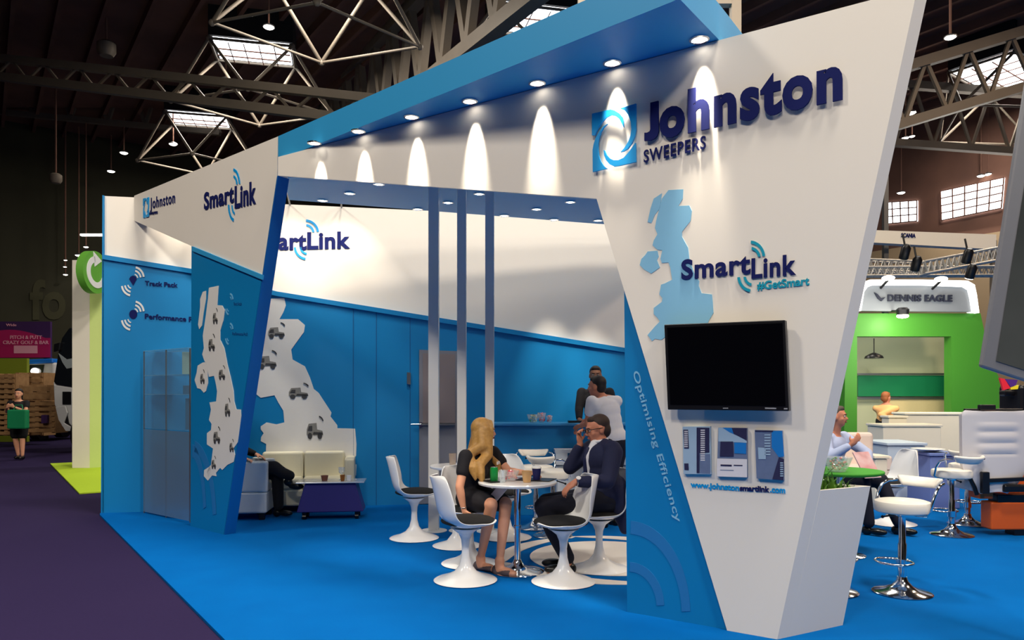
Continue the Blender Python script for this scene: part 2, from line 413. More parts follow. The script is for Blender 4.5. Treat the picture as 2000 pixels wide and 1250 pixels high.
# letters
m = MB(); text_px(m, A, 'ohnston', (1289, 269), (1646, 190), (1289, 189), .012, .042, .016, 1.12)
J = [(1140+x/7.35, 180+y/7.35) for x, y in ((955, 150), (1070, 122), (1075, 560), (1060, 620), (1020, 665), (960, 692), (870, 698), (870, 582), (910, 580), (945, 560), (955, 530))]
plate(A, J, .012, .028, mb=m)
obj('lettering', m, NAVY, tower, world=True, label='navy raised letters Johnston')
m = MB(); text_px(m, A, 'SWEEPERS', (1258, 318), (1379, 290), (1258, 293), .008, .012, .008, 1.12)
obj('lettering', m, NAVY, tower, world=True, label='navy letters SWEEPERS')
def swirl(pl, u0, v0, su, sv, th, off, parent, dv=0.0, gap=1.0, m_=None):
    """square emblem: four blue blades around a round opening; traced in a 0..1 square, image down"""
    blades = [
        [(.0, .0), (.16, .0), (.3, .0), (.42, .0), (.52, .035), (.62, .1), (.69, .18), (.715, .26), (.72, .36), (.69, .31), (.62, .2), (.53, .13), (.43, .1), (.33, .12), (.22, .19), (.13, .28), (.07, .38), (.0, .37)],
        [(.63, .02), (1.0, .0), (1.0, .45), (.975, .55), (.91, .66), (.82, .74), (.72, .77), (.65, .77), (.73, .72), (.82, .63), (.875, .53), (.895, .42), (.88, .29), (.82, .16), (.74, .07)],
        [(.99, .67), (1.0, 1.0), (.6, 1.0), (.5, .99), (.4, .935), (.32, .85), (.275, .76), (.265, .67), (.29, .68), (.33, .76), (.41, .84), (.5, .885), (.6, .9), (.72, .88), (.84, .8), (.93, .72)],
        [(.02, 1.0), (.35, 1.0), (.28, .955), (.2, .85), (.15, .73), (.135, .6), (.15, .47), (.2, .36), (.27, .28), (.35, .235), (.27, .26), (.17, .33), (.09, .42), (.04, .52), (.015, .62)]]
    m = MB()
    for b in blades:
        m.prism([pl.at(u0+x*su, v0+y*sv+x*dv, off) for x, y in b], -pl.n*th)
    return obj('emblem', m, m_ or CYAN, parent, world=True, label='cyan square swirl emblem')
swirl(A, 1156, 222, 86, 114, .014, .03, tower, dv=-20)
# map of Britain on the tower
def cpx(ox, oy, sc, pts): return [(ox+x/sc, oy+y/sc) for x, y in pts]
main = cpx(1140, 100, 2.084, [(345, 565), (405, 562), (403, 600), (385, 630), (430, 628), (440, 650), (435, 690), (400, 735), (400, 755), (425, 800), (430, 845), (445, 890), (455, 915), (470, 935), (468, 955), (480, 985), (522, 990), (525, 1020), (528, 1065), (510, 1095), (500, 1120), (327, 1125), (330, 1165), (315, 1175), (290, 1170), (278, 1180), (260, 1155), (290, 1120), (310, 1100), (300, 1085), (285, 1070), (285, 1045), (318, 1020), (320, 1005), (308, 990), (315, 950), (330, 945), (360, 930), (352, 880), (345, 860), (318, 862), (312, 845), (320, 810), (300, 808), (280, 790), (285, 770), (300, 745), (290, 720), (295, 690), (318, 600)])
heb = cpx(1140, 100, 2.084, [(318, 578), (310, 640), (290, 665), (275, 700), (260, 695), (272, 640), (285, 600)])
ire = cpx(1140, 100, 2.084, [(260, 815), (300, 812), (305, 835), (298, 850), (310, 880), (275, 905), (245, 888), (228, 870), (235, 845), (250, 830)])
m = MB()
for p in (main, heb, ire): plate(A, p, .003, .003, mb=m)
obj('map_print', m, PALE, tower, world=True, label='pale blue map of Britain and Northern Ireland')
# SmartLink mark
def smartlink(pl, parent, a, b, htop, Lb, sc, arcs, m1, m2, th=.006, small=None):
    m = MB(); text_px(m, pl, 'Smart', a[0], a[1], htop[0], th, .03, .004, 1.08)
    text_px(m, pl, 'Link', b[0], b[1], htop[1], th, .03, .004, 1.08)
    obj('lettering', m, m1, parent, world=True, label='navy letters SmartLink')
    m = MB()
    for (cu, cv, ru, rv, a0, a1, wd) in arcs: arc_px(m, pl, cu, cv, ru, rv, a0, a1, wd, th, .004)
    obj('signal_arcs', m, m2, parent, world=True, label='cyan signal arcs above and below the lettering')
smartlink(A, tower, [(1331, 545), (1466, 533)], [(1468, 543), (1555, 535)], [(1331, 507), (1468, 504)], None, 1,
          [(1466, 503, 26, 30, 5, 88, .2), (1466, 503, 17, 18, 5, 82, .3), (1469, 540, 26, 28, 183, 262, .2), (1470, 540, 15, 16, 183, 262, .32)], NAVY, TEAL, .005)
m = MB(); text_px(m, A, '#GetSmart', (1479, 566), (1581, 556), (1479, 550), .004, .03, .002); obj('lettering', m, TEAL, tower, world=True, label='teal letters #GetSmart')
# website line
m = MB(); text_px(m, A, 'www.johnston', (1349, 951), (1444, 958), (1349, 940), .004, .035, .002); obj('lettering', m, CYAN, tower, world=True, label='cyan letters www.johnston of the web address'); m = MB(); text_px(m, A, '.com', (1504, 961), (1534, 963), (1504, 949), .004, .035, .002)
obj('lettering', m, CYAN, tower, world=True, label='cyan letters .com of the web address')
m = MB(); text_px(m, A, 'smartlink', (1445, 958), (1503, 961), (1445, 947), .004, .035, .002); obj('lettering', m, NAVY, tower, world=True, label='navy letters smartlink in the web address')
# slogan running down the slanted edge
a = A.at(1236, 727, -.019); b = A.at(1320, 1020, -.019); ex = (b-a); up = A.at(1251, 722, -.019)-a
m = MB(); text_on(m, 'Optimising Efficiency', a, b, up.length*.78, A.n, .003, .012, 1.05, up.normalized()); obj('lettering', m, PALE, tower, world=True, label='pale blue slogan Optimising Efficiency')
FAINT = mat('faint_slate_print', (34, 118, 182), .55, noise=.05)
def clip_arc(pl, cu, cv, ru, rv, a0, a1, wd, off): 
    m = MB(); arc_px(m, pl, cu, cv, ru, rv, a0, a1, wd, .002, off, 20); return m
m = clip_arc(A, 1228, 1200, 112, 170, 2, 88, .15, -.019); arc_px(m, A, 1228, 1185, 62, 78, 2, 88, .24, .002, -.019, 16)
obj('arc_print', m, FAINT, tower, world=True, label='faint swirl arcs printed low on the blue panel')

# ---- planter against the tower
f0 = A.atz(1518, 0)+tv; r0 = ground(1646, 1221); f1 = A.at(1581, 960)+tv; r1 = Vector((2.212, 4.582, .897)); bk = A.d*.55
f1.z = .897
pl_ = thing('planter_box', 'white slanted planter box joined to the tower foot with green plants', 'planter', (r0.x, r0.y, 0))
T1, T2, T3, T4 = f1, r1, r1+bk, f1+bk; B1, B2, B3, B4 = f0, r0, r0+bk, f0+bk
for p in (B1, B2, B3, B4): p.z = 0
m = MB(); m.add([B1, B2, B3, B4, T1, T2, T3, T4], [(0, 1, 5, 4), (1, 2, 6, 5), (2, 3, 7, 6), (3, 0, 4, 7), (3, 2, 1, 0)])
cen = (T1+T2+T3+T4)/4; it = [p.lerp(cen, .1)+Vector((0, 0, 0)) for p in (T1, T2, T3, T4)]; il = [p-Vector((0, 0, .06)) for p in it]
m.add([T1, T2, T3, T4]+it+il, [(i, (i+1) % 4, (i+1) % 4+4, i+4) for i in range(4)]+[(i+4, (i+1) % 4+4, (i+1) % 4+8, i+8) for i in range(4)])
obj('box', m, WHITE, pl_, world=True)
m = MB(); m.add(il, [(0, 1, 2, 3)]); m.add([p-Vector((0, 0, .03)) for p in il], [(3, 2, 1, 0)]); obj('soil', m, mat('dark_soil', (40, 30, 22), .95, noise=.4), pl_, world=True)
LEAF = mat('green_leaves', (72, 128, 34), .6, col2=(120, 168, 60), nscale=30)
m = MB()
for i in range(260):
    s, t = random.random()*.9+.05, random.random()*.9+.05
    p = il[0].lerp(il[1], s).lerp(il[3].lerp(il[2], s), t); a = random.uniform(0, 2*PI); L = random.uniform(.08, .2)*(1.2 if s < .5 else .75)
    d = Vector((math.cos(a), math.sin(a), 0)); sd = Vector((-d.y, d.x, 0))*.007; k = random.uniform(.2, .6)
    q1 = p+d*L*k*.4+Vector((0, 0, L*.6)); q2 = p+d*L*k+Vector((0, 0, L*(.95-.3*k)))
    m.add([p-sd, p+sd, q1+sd, q1-sd, q2], [(0, 1, 2, 3), (3, 2, 4)])
obj('foliage', m, LEAF, pl_, world=True, kind='stuff')

# ---- left fascia and pillar (plane B)
lf = thing('entrance_pillar', 'slanted blue pillar with a white fascia arm at the left of the stand', 'exhibition wall', B.atz(405, 0))
tb = DD*.12
m = MB(); m.prism([B.atz(262, TOPB), B.atz(543, TOPB-.02), B.at(541, 343), B.at(512, 537), B.at(375, 481), B.at(262, 431)], tb); obj('white_fascia', m, WHITE, lf, world=True)
m = MB(); m.prism([B.at(374, 481), B.at(512, 537), B.atz(437, 0), B.atz(372, 0)], tb); obj('blue_panel', m, BLUE, lf, world=True)
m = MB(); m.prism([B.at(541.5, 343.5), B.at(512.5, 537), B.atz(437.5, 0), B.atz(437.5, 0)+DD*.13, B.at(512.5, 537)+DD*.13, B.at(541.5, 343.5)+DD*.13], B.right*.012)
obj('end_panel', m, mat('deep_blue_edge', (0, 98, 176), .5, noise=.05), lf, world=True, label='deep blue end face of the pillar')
m = MB(); plate(B, [(375, 481), (512, 537), (511, 546), (375, 490)], .02, .02, mb=m); obj('trim', m, BLUEF, lf, world=True)
swirl(B, 279, 388, 11, 38, .008, .012, lf, dv=-3)
m = MB(); text_px(m, B, 'Johnston', (293.5, 408), (342, 396), (293.5, 386), .004, .012, .004, 1.15); obj('lettering', m, NAVY, lf, world=True, label='navy letters Johnston')
m = MB(); text_px(m, B, 'SWEEPERS', (292, 420), (308, 417), (292, 415), .006, .01, .004); obj('lettering', m, NAVY, lf, world=True, label='tiny navy letters SWEEPERS')
smartlink(B, lf, [(399, 409), (457, 394)], [(459, 406), (500, 396)], [(399, 376), (459, 363)], None, 1,
          [(456, 362, 12, 30, 5, 88, .2), (456, 362, 7, 17, 5, 84, .3), (458, 400, 11, 30, 180, 262, .2), (459, 400, 5.5, 17, 183, 262, .3)], NAVY, CYAN, .005)
main2 = cpx(370, 540, 2.5, [(95, 55), (142, 45), (135, 140), (160, 142), (172, 165), (165, 215), (150, 265), (150, 310), (170, 350), (185, 430), (200, 490), (215, 560), (218, 610), (228, 648), (250, 650), (252, 680), (243, 750), (235, 810), (215, 840), (222, 870), (215, 905), (185, 920), (160, 945), (150, 935), (128, 960), (130, 975), (110, 972), (90, 997), (70, 975), (72, 945), (95, 930), (105, 920), (110, 880), (115, 840), (85, 820), (85, 765), (105, 750), (108, 720), (95, 700), (105, 650), (98, 615), (130, 610), (135, 560), (128, 520), (120, 485), (95, 490), (88, 455), (85, 430), (72, 410), (62, 380), (70, 350), (65, 290), (80, 190), (90, 110)])
heb2 = cpx(370, 540, 2.5, [(65, 75), (80, 70), (80, 110), (68, 180), (60, 240), (48, 258), (42, 235), (52, 150), (52, 110)])
ire2 = cpx(370, 540, 2.5, [(65, 420), (80, 418), (88, 450), (90, 520), (80, 560), (70, 568), (55, 550), (38, 545), (25, 505), (35, 470), (40, 435)])
MAPW = mat('white_map_print', (226, 224, 220), .55, noise=.03)
m = MB()
for p in (main2, heb2, ire2): plate(B, p, .004, .005, mb=m)
obj('map_print', m, MAPW, lf, world=True, label='white map of Britain and Northern Ireland')
VEHG = mat('vehicle_grey_print', (150, 148, 142), .6, noise=.5, nscale=60); VEHD = mat('vehicle_dark_print', (66, 66, 68), .6, noise=.3, nscale=60)
def vehicle(pl, u, v, w, h, off, parent, flip=1):
    """small printed picture of a road sweeper: body, cab, tank, brush, wheels"""
    def P(l): return [(u+flip*x*w, v+y*h) for x, y in l]
    m = MB()
    plate(pl, P([(-.5, .25), (-.5, -.1), (-.38, -.45), (.1, -.5), (.14, -.1), (.46, -.02), (.5, .25)]), .002, off, mb=m); obj('vehicle_picture', m, VEHG, parent, world=True)
    m = MB(); plate(pl, P([(-.44, -.02), (-.36, -.3), (-.16, -.32), (-.16, -.02)]), .002, off+.002, mb=m)
    for cx in (-.3, .3):
        plate(pl, P([(cx+.14*math.cos(a*PI/5), .3+.2*math.sin(a*PI/5)) for a in range(10)]), .002, off+.002, mb=m)
    plate(pl, P([(-.12, .2), (-.08, .05), (.48, .08), (.5, .22)]), .002, off+.002, mb=m)
    arc_px(m, pl, u+flip*w*.2, v-h*.55, w*.3, h*.35, 10, 80, .25, .002, off, 5)
    obj('vehicle_picture', m, VEHD, parent, world=True, label='dark windows and wheels of a printed sweeper')
for (x, y, w_, h_) in ((420, 622, 9, 22), (413, 674, 12, 24), (433, 732, 12, 20), (395, 740, 8, 20), (444, 801, 10, 26), (423, 855, 13, 24), (452, 874, 8, 18), (417, 907, 8, 18)):
    vehicle(B, x, y, w_, h_, .009, lf)
HINT = mat('pale_small_print', (110, 180, 220), .6)
m = MB()
for yy in (590, 648):
    for dx in (0, 1):
        arc_px(m, B, 449, yy-4, 3+3*dx, 6+6*dx, 5, 85, .3, .002, .003, 5); arc_px(m, B, 447, yy+12, 3+3*dx, 6+6*dx, 185, 265, .3, .002, .003, 5)
obj('signal_arcs', m, HINT, lf, world=True)
m = MB(); text_px(m, B, 'Track Pack', (456, 596), (472, 596), (456, 590), .002, .02, .003); obj('lettering', m, mat('dim_blue_print', (0, 90, 150), .6), lf, world=True); m = MB(); text_px(m, B, 'Performance Pack', (454, 654), (484, 655), (454, 648), .002, .02, .003)
obj('lettering', m, mat('dim_blue_print', (0, 90, 150), .6), lf, world=True)
m = MB(); arc_px(m, B, 374, 1010, 26, 130, 8, 86, .2, .002, .003); arc_px(m, B, 374, 1015, 45, 145, 4, 82, .15, .002, .003)
obj('arc_print', m, FAINT, lf, world=True, label='faint swirl arcs low on the pillar')

# ---- back wall (plane E)
WT = 3.9
xl = E.atz(200, 0); xr = E.p+E.d*(5.6)
if E.d.x < 0: xr = E.p-E.d*5.6
def EZ(p, z): return Vector((p.x, p.y, z))
bw = thing('back_wall', 'long back wall of the stand, white above and blue below a slanted line', 'exhibition wall', (E.p.x, E.p.y, 0))
m = MB(); m.prism([EZ(xl, 0), EZ(xr, 0), EZ(xr, WT), EZ(xl, WT)], -E.n*.12); obj('white_panel', m, WHITE, bw, world=True)
xr2 = E.at(1330, 700, .03)
m = MB(); m.prism([E.at(200, 499, .03), E.at(375, 527, .03), E.at(540, 571, .03), E.at(1330, 699, .03), EZ(xr2, 0), EZ(E.at(1218, 680, .03), 0), EZ(E.atz(200, 0, .03), 0)], -E.n*.029)
obj('blue_panel', m, BLUE, bw, world=True)
m = MB()
for a, b in (((200, 497), (375, 525)), ((375, 525), (540, 569)), ((540, 569), (1330, 697))):
    plate(E, [a, b, (b[0], b[1]+9), (a[0], a[1]+9)], .05, .055, mb=m)
obj('trim', m, BLUE, bw, world=True, label='blue ledge along the slanted colour change')
m = MB(); m.prism([E.atz(197, 0, .03), E.atz(203, 0, .03), E.atz(203, WT, .03), E.atz(200, WT, .03)], -E.n*.16); obj('end_panel', m, BLUE, bw, world=True, label='blue left end of the back wall')
main3 = cpx(490, 560, 2.604, [(60, 62), (170, 58), (178, 95), (165, 130), (145, 165), (240, 165), (275, 195), (270, 230), (230, 285), (205, 320), (212, 370), (275, 405), (300, 460), (320, 520), (345, 540), (410, 640), (405, 660), (440, 705), (440, 720), (530, 722), (537, 800), (535, 860), (510, 890), (537, 905), (535, 960), (480, 975), (80, 975), (75, 870), (78, 800), (50, 785), (52, 765), (65, 745), (50, 725), (50, 710), (80, 690), (130, 700), (170, 690), (165, 630), (140, 590), (120, 552), (50, 565), (20, 540), (20, 510), (35, 470), (30, 450), (-10, 430), (-30, 300), (10, 150)])
m = MB(); plate(E, main3, .004, .035, mb=m); obj('map_print', m, MAPW, bw, world=True, label='large white map of Britain behind the sofas')
for (x, y, w_, h_, fl) in ((540, 650, 32, 22, 1), (522, 708, 36, 26, 1), (583, 768, 38, 22, 1), (615, 842, 32, 32, 1)): vehicle(E, x, y, w_, h_, .039, bw, fl)
m = MB(); text_px(m, E, 'Smart', (486, 487), (599, 487), (486, 453), .008, .035, .004, 1.05); text_px(m, E, 'Link', (600, 486), (684, 484), (600, 453), .008, .035, .004, 1.05)
obj('lettering', m, NAVY, bw, world=True, label='navy letters SmartLink on the back wall')
m = MB()
for (cu, cv, ru, rv, a0, a1, wd) in ((597, 455, 24, 24, 5, 88, .18), (597, 455, 15, 15, 5, 85, .28), (600, 482, 24, 24, 183, 262, .18), (601, 482, 14, 14, 183, 262, .28)): arc_px(m, E, cu, cv, ru, rv, a0, a1, wd, .008, .004)
obj('signal_arcs', m, CYAN, bw, world=True, label='cyan signal arcs on the back wall')
m = MB(); text_px(m, E, 'Track Pack', (283, 557), (347, 561), (283, 548), .006, .02, .033); obj('lettering', m, NAVY, bw, world=True, label='small navy letters Track Pack'); m = MB(); text_px(m, E, 'Performance Pack', (283, 622), (398, 630), (283, 612), .006, .02, .033)
obj('lettering', m, NAVY, bw, world=True, label='small navy letters Performance Pack')
m = MB()
for yy in (545, 612):
    for k in (0, 1, 2):
        arc_px(m, E, 262, yy-1, 7+6*k, 8+7*k, 8, 80, .3-.06*k, .005, .033, 8); arc_px(m, E, 257, yy+10, 7+6*k, 8+7*k, 190, 262, .3-.06*k, .005, .033, 8)
obj('signal_arcs', m, MAPW, bw, world=True, label='white signal arcs beside the small lettering')
m = MB()
plate(E, [(252, 545), (255, 540), (260, 538), (265, 540), (267, 545), (260, 558)], .004, .036, mb=m); plate(E, [(260+8*math.cos(a*PI/6), 614+9*math.sin(a*PI/6)) for a in range(12)], .004, .036, mb=m)
obj('icon_print', m, NAVY, bw, world=True, label='navy map pin and round dial icons')
m = MB()
for xx in (690, 735, 801): m.bar(E.atz(xx, .0, .032), E.at(xx, 600+.162*(xx-540)-40+15, .032), .008, .006)
obj('panel_joint', m, mat('dark_joint', (0, 84, 140), .7), bw, world=True)
# grey door in the back wall
GREYD = mat('grey_door_paint', (128, 130, 140), .5, noise=.06); GREYU = mat('taupe_door_glass', (140, 128, 128), .3, noise=.1, nscale=2)
m = MB(); m.prism([E.atz(819, 0.01, .08), E.atz(893, .01, .08), E.at(893, 686, .08), E.at(819, 683, .08)], -E.n*.045); door = struct('door_1', m, GREYD)
m = MB(); plate(E, [(826, 690), (889, 692), (889, 826), (826, 826)], .01, .09, mb=m); obj('door_pane', m, GREYU, door)
m = MB(); p = E.at(822, 829, .15); m.tube([E.at(822, 829, .08), p], .012, 8); m.tube([p, p-E.right*.13], .012, 8); m.lathe([(.03, 0), (.03, .01)], 12, mtx=Matrix.Rotation(PI/2, 3, 'X'), c=E.at(822, 829, .09)); obj('door_handle', m, CHROME, door, smooth=50)
m = MB(); a = E.at(822, 829, .1); b = E.at(889, 829, .1); m.bar(a, b, .03, .02); obj('push_bar', m, STEEL, door)
m = MB(); plate(E, [(795, 727), (802, 728), (802, 751), (795, 750)], .02, .05, mb=m); o = obj('door_sign', m, STEEL); tag(o, 'small grey plate on the blue wall left of the grey door', 'sign')

# ---- canopy
S = Vector((-2.21, 7.02, 0)); FR = Vector((.936, 4.15, 0))
plan = [S, FR, Vector((1.29, 4.63, 0)), Vector((1.75, 5.3, 0)), Vector((2.5, 9.98, 0)), Vector((1.1, 9.66, 0)), Vector((-2.54, 8.47, 0))]
m = MB(); m.prism([p+Vector((0, 0, 3.675)) for p in plan], (0, 0, .225)); o = obj('canopy', m, BLUEF); tag(o, 'wide blue canopy roof projecting over the white header wall', 'canopy')

# ---- recessed downlights
WARM = (1.0, .9, .74)
def downlight(p, label, group, e=55, ang=70, blend=.6, size=.045, aim=None):
    t = thing('ceiling_spotlight', label, 'spotlight', p, 0, group)
    m = MB(); m.lathe([(.062, 0), (.062, -.008), (.05, -.012), (.046, -.002)], 20); obj('lamp_ring', m, CHROME, t, smooth=40)
    m = MB(); m.lathe([(.045, -.004), (.045, -.0065), (.03, -.0075)], 20); obj('lamp_lens', m, EMW, t)
    l = bpy.data.lights.new('spot', 'SPOT'); l.energy = e; l.color = WARM; l.spot_size = math.radians(ang); l.spot_blend = blend; l.shadow_soft_size = size
    lo = bpy.data.objects.new('lamp_light', l); C.objects.link(lo); lo.parent = t; lo.location = (0, 0, -.02)
    if aim is not None: lo.rotation_euler = Vector(aim).to_track_quat('-Z', 'Y').to_euler()
    return t
ords = ['first', 'second', 'third', 'fourth', 'fifth', 'sixth', 'seventh']
front = [(628, 284), (715, 262), (817, 234), (930, 204), (1062, 170), (1205, 130), (1373, 84)]
for i, (u, v) in enumerate(front):
    p = ceilpt(u, v, 3.674)
    d = (p-A.p).dot(A.n)
    p = p+A.n*(.075-d)
    downlight(p, '%s downlight from the left in the front row washing the white header' % ords[i], 'downlights above the white header wall', 230, 28, .8, .035, aim=(Vector((0, 0, -1))-A.n*.19))
inner = [(740, 359), (683, 377), (630, 391), (936, 378), (875, 395), (816, 408), (1114, 394), (1048, 408), (985, 420.5)]
lab = ['front left', 'middle left', 'rear left', 'front centre', 'middle centre', 'rear centre', 'front right', 'middle right', 'rear right']
for (u, v), l_ in zip(inner, lab):
    downlight(ceilpt(u, v, 3.674), 'inner ceiling downlight, %s of the grid of nine seen through the opening' % l_, 'downlights of the inner ceiling', 9, 110, 1.0)
for (u, v), l_ in zip([(1082, 428.5), (1168, 430)], ['left', 'right']):
    downlight(ceilpt(u, v, 3.674), '%s one of two downlights washing the right end of the back wall' % l_, 'downlights close to the back wall', 230, 38, .9, .03, aim=(0.04, .3, -1))
# bright floodlights clipped to the top of the back wall at the left
for k, (u, v) in enumerate(((566, 396), (667, 402), (400, 400), (345, 395))):
    al = .75 if k < 2 else .27
    p = ceilpt(u, v, 3.86); p = E.atz(u, 3.95)+E.n*al
    t = thing('arm_spotlight', ['arm spotlight on the back wall top nearest the pillar', 'arm spotlight on the back wall top right of the pillar', 'arm spotlight on the back wall top hidden behind the fascia', 'arm spotlight lighting the white wall under the fascia end'][k], 'spotlight', p, 0, 'arm spotlights on top of the back wall')
    m = MB(); m.tube([(0, 0, 0), -E.n*al*.5+Vector((0, 0, .06)), -E.n*al-Vector((0, 0, .05))], .012, 8); obj('arm', m, STEEL, t, smooth=60)
    m = MB(); R = (-E.n*.7+Vector((0, 0, -.7))).to_track_quat('Z', 'Y').to_matrix(); m.lathe([(.02, -.05), (.05, -.04), (.06, .03), (.06, .05), (.052, .05)], 14, mtx=R); obj('lamp_head', m, STEEL, t, smooth=50)
    m = MB(); m.lathe([(.05, .044), (.05, .048)], 14, mtx=R); obj('lamp_lens', m, EMW, t)
    l = bpy.data.lights.new('spot', 'SPOT'); l.energy = 40 if k < 2 else 14; l.color = WARM; l.spot_size = math.radians(88); l.spot_blend = .9; l.shadow_soft_size = .05
    lo = bpy.data.objects.new('lamp_light', l); C.objects.link(lo); lo.parent = t; lo.location = (-E.n*.06+Vector((0, 0, -.06))); lo.rotation_euler = (-E.n*.75+Vector((0, 0, -1.0))).to_track_quat('-Z', 'Y').to_euler()
# daylight-free fill of the stand interior comes from its own ceiling lamps only

# ---- three square white posts
for (u, Y, wd, l_) in ((847.5, 7.93, .108, 'white post nearest the grey door, left of three'), (902, 7.93, .096, 'middle white post rising behind the blonde woman'), (956.5, 7.9, .094, 'right white post rising behind the blonde woman')):
    X = (u-1000)/F*Y
    t = thing('white_post', l_, 'post', (X, Y, 0), 0, 'white posts holding the canopy')
    m = MB(); m.box((0, 0, 1.8375), (wd, wd, 3.675)); obj('shaft', m, WHITE2, t, bevel=.004)
    m = MB(); m.lathe([(.14, 0), (.14, .008), (.06, .02), (.055, .03)], 28); obj('foot_plate', m, WHITE2, t, smooth=40)

# ---- glass fronted display cabinet at left
P1 = ground(280, 1002); P2 = Vector((-3.66, 8.42, 0)); cd_ = (P2-P1).normalized(); bk_ = Vector((-cd_.y, cd_.x, 0)); 
if bk_.y < 0: bk_ = -bk_
gc = thing('display_cabinet', 'glass fronted display cabinet against the blue wall left of the pillar', 'cabinet', P1)
GLS = glassmat('clear_glass', (150, 190, 215), .16); FRO = glassmat('frosted_panel', (112, 140, 165), .62, .3)
def pz(p, z): return Vector((p.x, p.y, z))
for i in range(2):
    a = P1.lerp(P2, i/2); b = P1.lerp(P2, (i+1)/2-.004)
    m = MB(); m.prism([pz(a, 1.04), pz(b, 1.04), pz(b, 1.97), pz(a, 1.97)], bk_*.008); obj('glass_pane', m, GLS, gc, world=True)
    m = MB(); m.prism([pz(a, .02), pz(b, .02), pz(b, 1.03), pz(a, 1.03)], bk_*.01); obj('lower_door', m, FRO, gc, world=True, label='frosted grey lower door')
m = MB()
for k in (0, .5, 1): m.bar(pz(P1.lerp(P2, k), 0)+bk_*.01, pz(P1.lerp(P2, k), 1.98)+bk_*.01, .014)
obj('frame', m, STEEL, gc, world=True)
m = MB()
for z in (1.45, 1.68, 1.98): m.prism([pz(P1, z), pz(P2, z), pz(P2, z)+bk_*.3, pz(P1, z)+bk_*.3], (0, 0, .01))
obj('shelf', m, glassmat('shelf_glass', (150, 195, 215), .35), gc, world=True)
for k, (z, dz, f_) in enumerate(((1.69, .26, .78), (1.46, .1, .8), (1.05, .36, .85))):
    c = P1.lerp(P2, f_)+bk_*.15; m = MB(); m.box((0, 0, dz/2), (.16, .12, dz)); o = obj('boxed_sample', m, mat('pale_green_card', (150, 180, 170), .6) if k == 0 else mat('slate_card', (40, 90, 130), .6), bevel=.004); o.location = pz(c, z+.001)
    tag(o, ['pale green box on the top shelf of the glass cabinet', 'flat slate box on the middle shelf of the glass cabinet', 'tall slate box behind the lower glass of the cabinet'][k], 'box')
# ================================================================== furniture on the stand
def facing(fx, fy): return math.atan2(fy, fx)-PI/2          # rotz for a thing whose front is local +Y
def grid_surface(rows, closed=False):
    m = MB(); n = len(rows[0]); vs = [p for r in rows for p in r]; fs = []
    for i in range(len(rows)-1):
        for k in range(n-1): fs.append((i*n+k, i*n+k+1, (i+1)*n+k+1, (i+1)*n+k))
    return m.add(vs, fs)
def shell(o, th, sub=2):
    md = o.modifiers.new('thick', 'SOLIDIFY'); md.thickness = th; md.offset = 0
    md = o.modifiers.new('smooth', 'SUBSURF'); md.levels = sub; md.render_levels = sub
def make_tulip(label, group):
    t = thing('tulip_chair', label, 'chair', (0, 0, 0), 0, group)
    m = MB(); m.lathe([(.245, 0), (.25, .006), (.235, .014), (.16, .035), (.09, .07), (.05, .12), (.032, .19), (.028, .26), (.034, .32), (.055, .37), (.1, .405), (.12, .415)], 36); obj('pedestal', m, PLW, t, smooth=60)
    prof = [(-.285, .83, .09), (-.275, .815, .15), (-.25, .72, .2), (-.225, .6, .235), (-.2, .51, .25), (-.14, .445, .255), (-.04, .42, .255), (.07, .425, .25), (.16, .445, .22), (.215, .462, .15), (.225, .465, .08)]
    rows = []
    for i, (y, z, hw) in enumerate(prof):
        row = []
        for k in range(-4, 5):
            s_ = k/4; a = abs(s_)
            back = 1.0 if i < 4 else max(0, (6-i)/3)
            up = (a**2.4)*(.055 if 3 <= i <= 7 else .02)*(1-.6*(i < 4)); fwd = (a**2)*.09*max(0, min(1, back))
            row.append(Vector((s_*hw, y+fwd, z+up)))
        rows.append(row)
    o = obj('seat_shell', grid_surface(rows), PLW, t, smooth=180); shell(o, .014)
    m = MB(); m.ell((0, .02, .47), (.225, .215, .04), seg=28, rings=12); obj('cushion', m, BLKF, t, smooth=180)
    return t
G_T = 'white tulip chairs around the tables'
def tulip(gx, gy, fx, fy, label, first=[None]):
    loc = (gx, gy, 0.001)
    if first[0] is None:
        first[0] = make_tulip(label, G_T); first[0].location = loc; first[0].rotation_euler = (0, 0, facing(fx, fy)); return first[0]
    return copy_tree(first[0], loc=loc, rotz=facing(fx, fy), label=label)
tulip(-.365, 5.83, .95, .3, 'empty white tulip chair in front of the blonde woman, black cushion, facing right')
tulip(.40, 5.78, -.96, -.2, 'empty white tulip chair in front of the suited man, black cushion, facing left')
tulip(-.36, 6.40, .8, -.6, 'white tulip chair the blonde woman sits on')
tulip(.73, 6.22, -.95, -.25, 'white tulip chair the man in the navy suit sits on')
tulip(-.99, 7.52, .99, .1, 'white tulip chair standing alone beside the left white post')
tulip(-.05, 7.55, .15, -.99, 'white tulip chair on the far side of the chrome table')

# round meeting table
def round_table(x, y, r, z, label, chrome=True, topmat=None):
    t = thing('round_table', label, 'table', (x, y, 0.001))
    m = MB(); m.lathe([(r-.03, z-.03), (r-.004, z-.022), (r, z-.008), (r-.004, z), (.01, z)], 48); obj('tabletop', m, topmat or PLW, t, smooth=40)
    if chrome:
        m = MB(); m.lathe([(.05, z-.031), (.05, z-.04), (.028, z-.045), (.028, z-.36), (.034, z-.365), (.034, z-.385), (.025, z-.39), (.025, .06)], 20); obj('pole', m, CHROME, t, smooth=40)
        m = MB(); m.lathe([(.215, 0), (.22, .006), (.2, .014), (.12, .028), (.06, .05), (.035, .085), (.03, .1)], 36); obj('base', m, CHROME, t, smooth=40)
    else:
        m = MB(); m.lathe([(.23, 0), (.235, .006), (.2, .018), (.1, .05), (.045, .12), (.03, .25), (.03, .5), (.05, z-.1), (.12, z-.031)], 36); obj('pedestal', m, PLW, t, smooth=60)
    return t
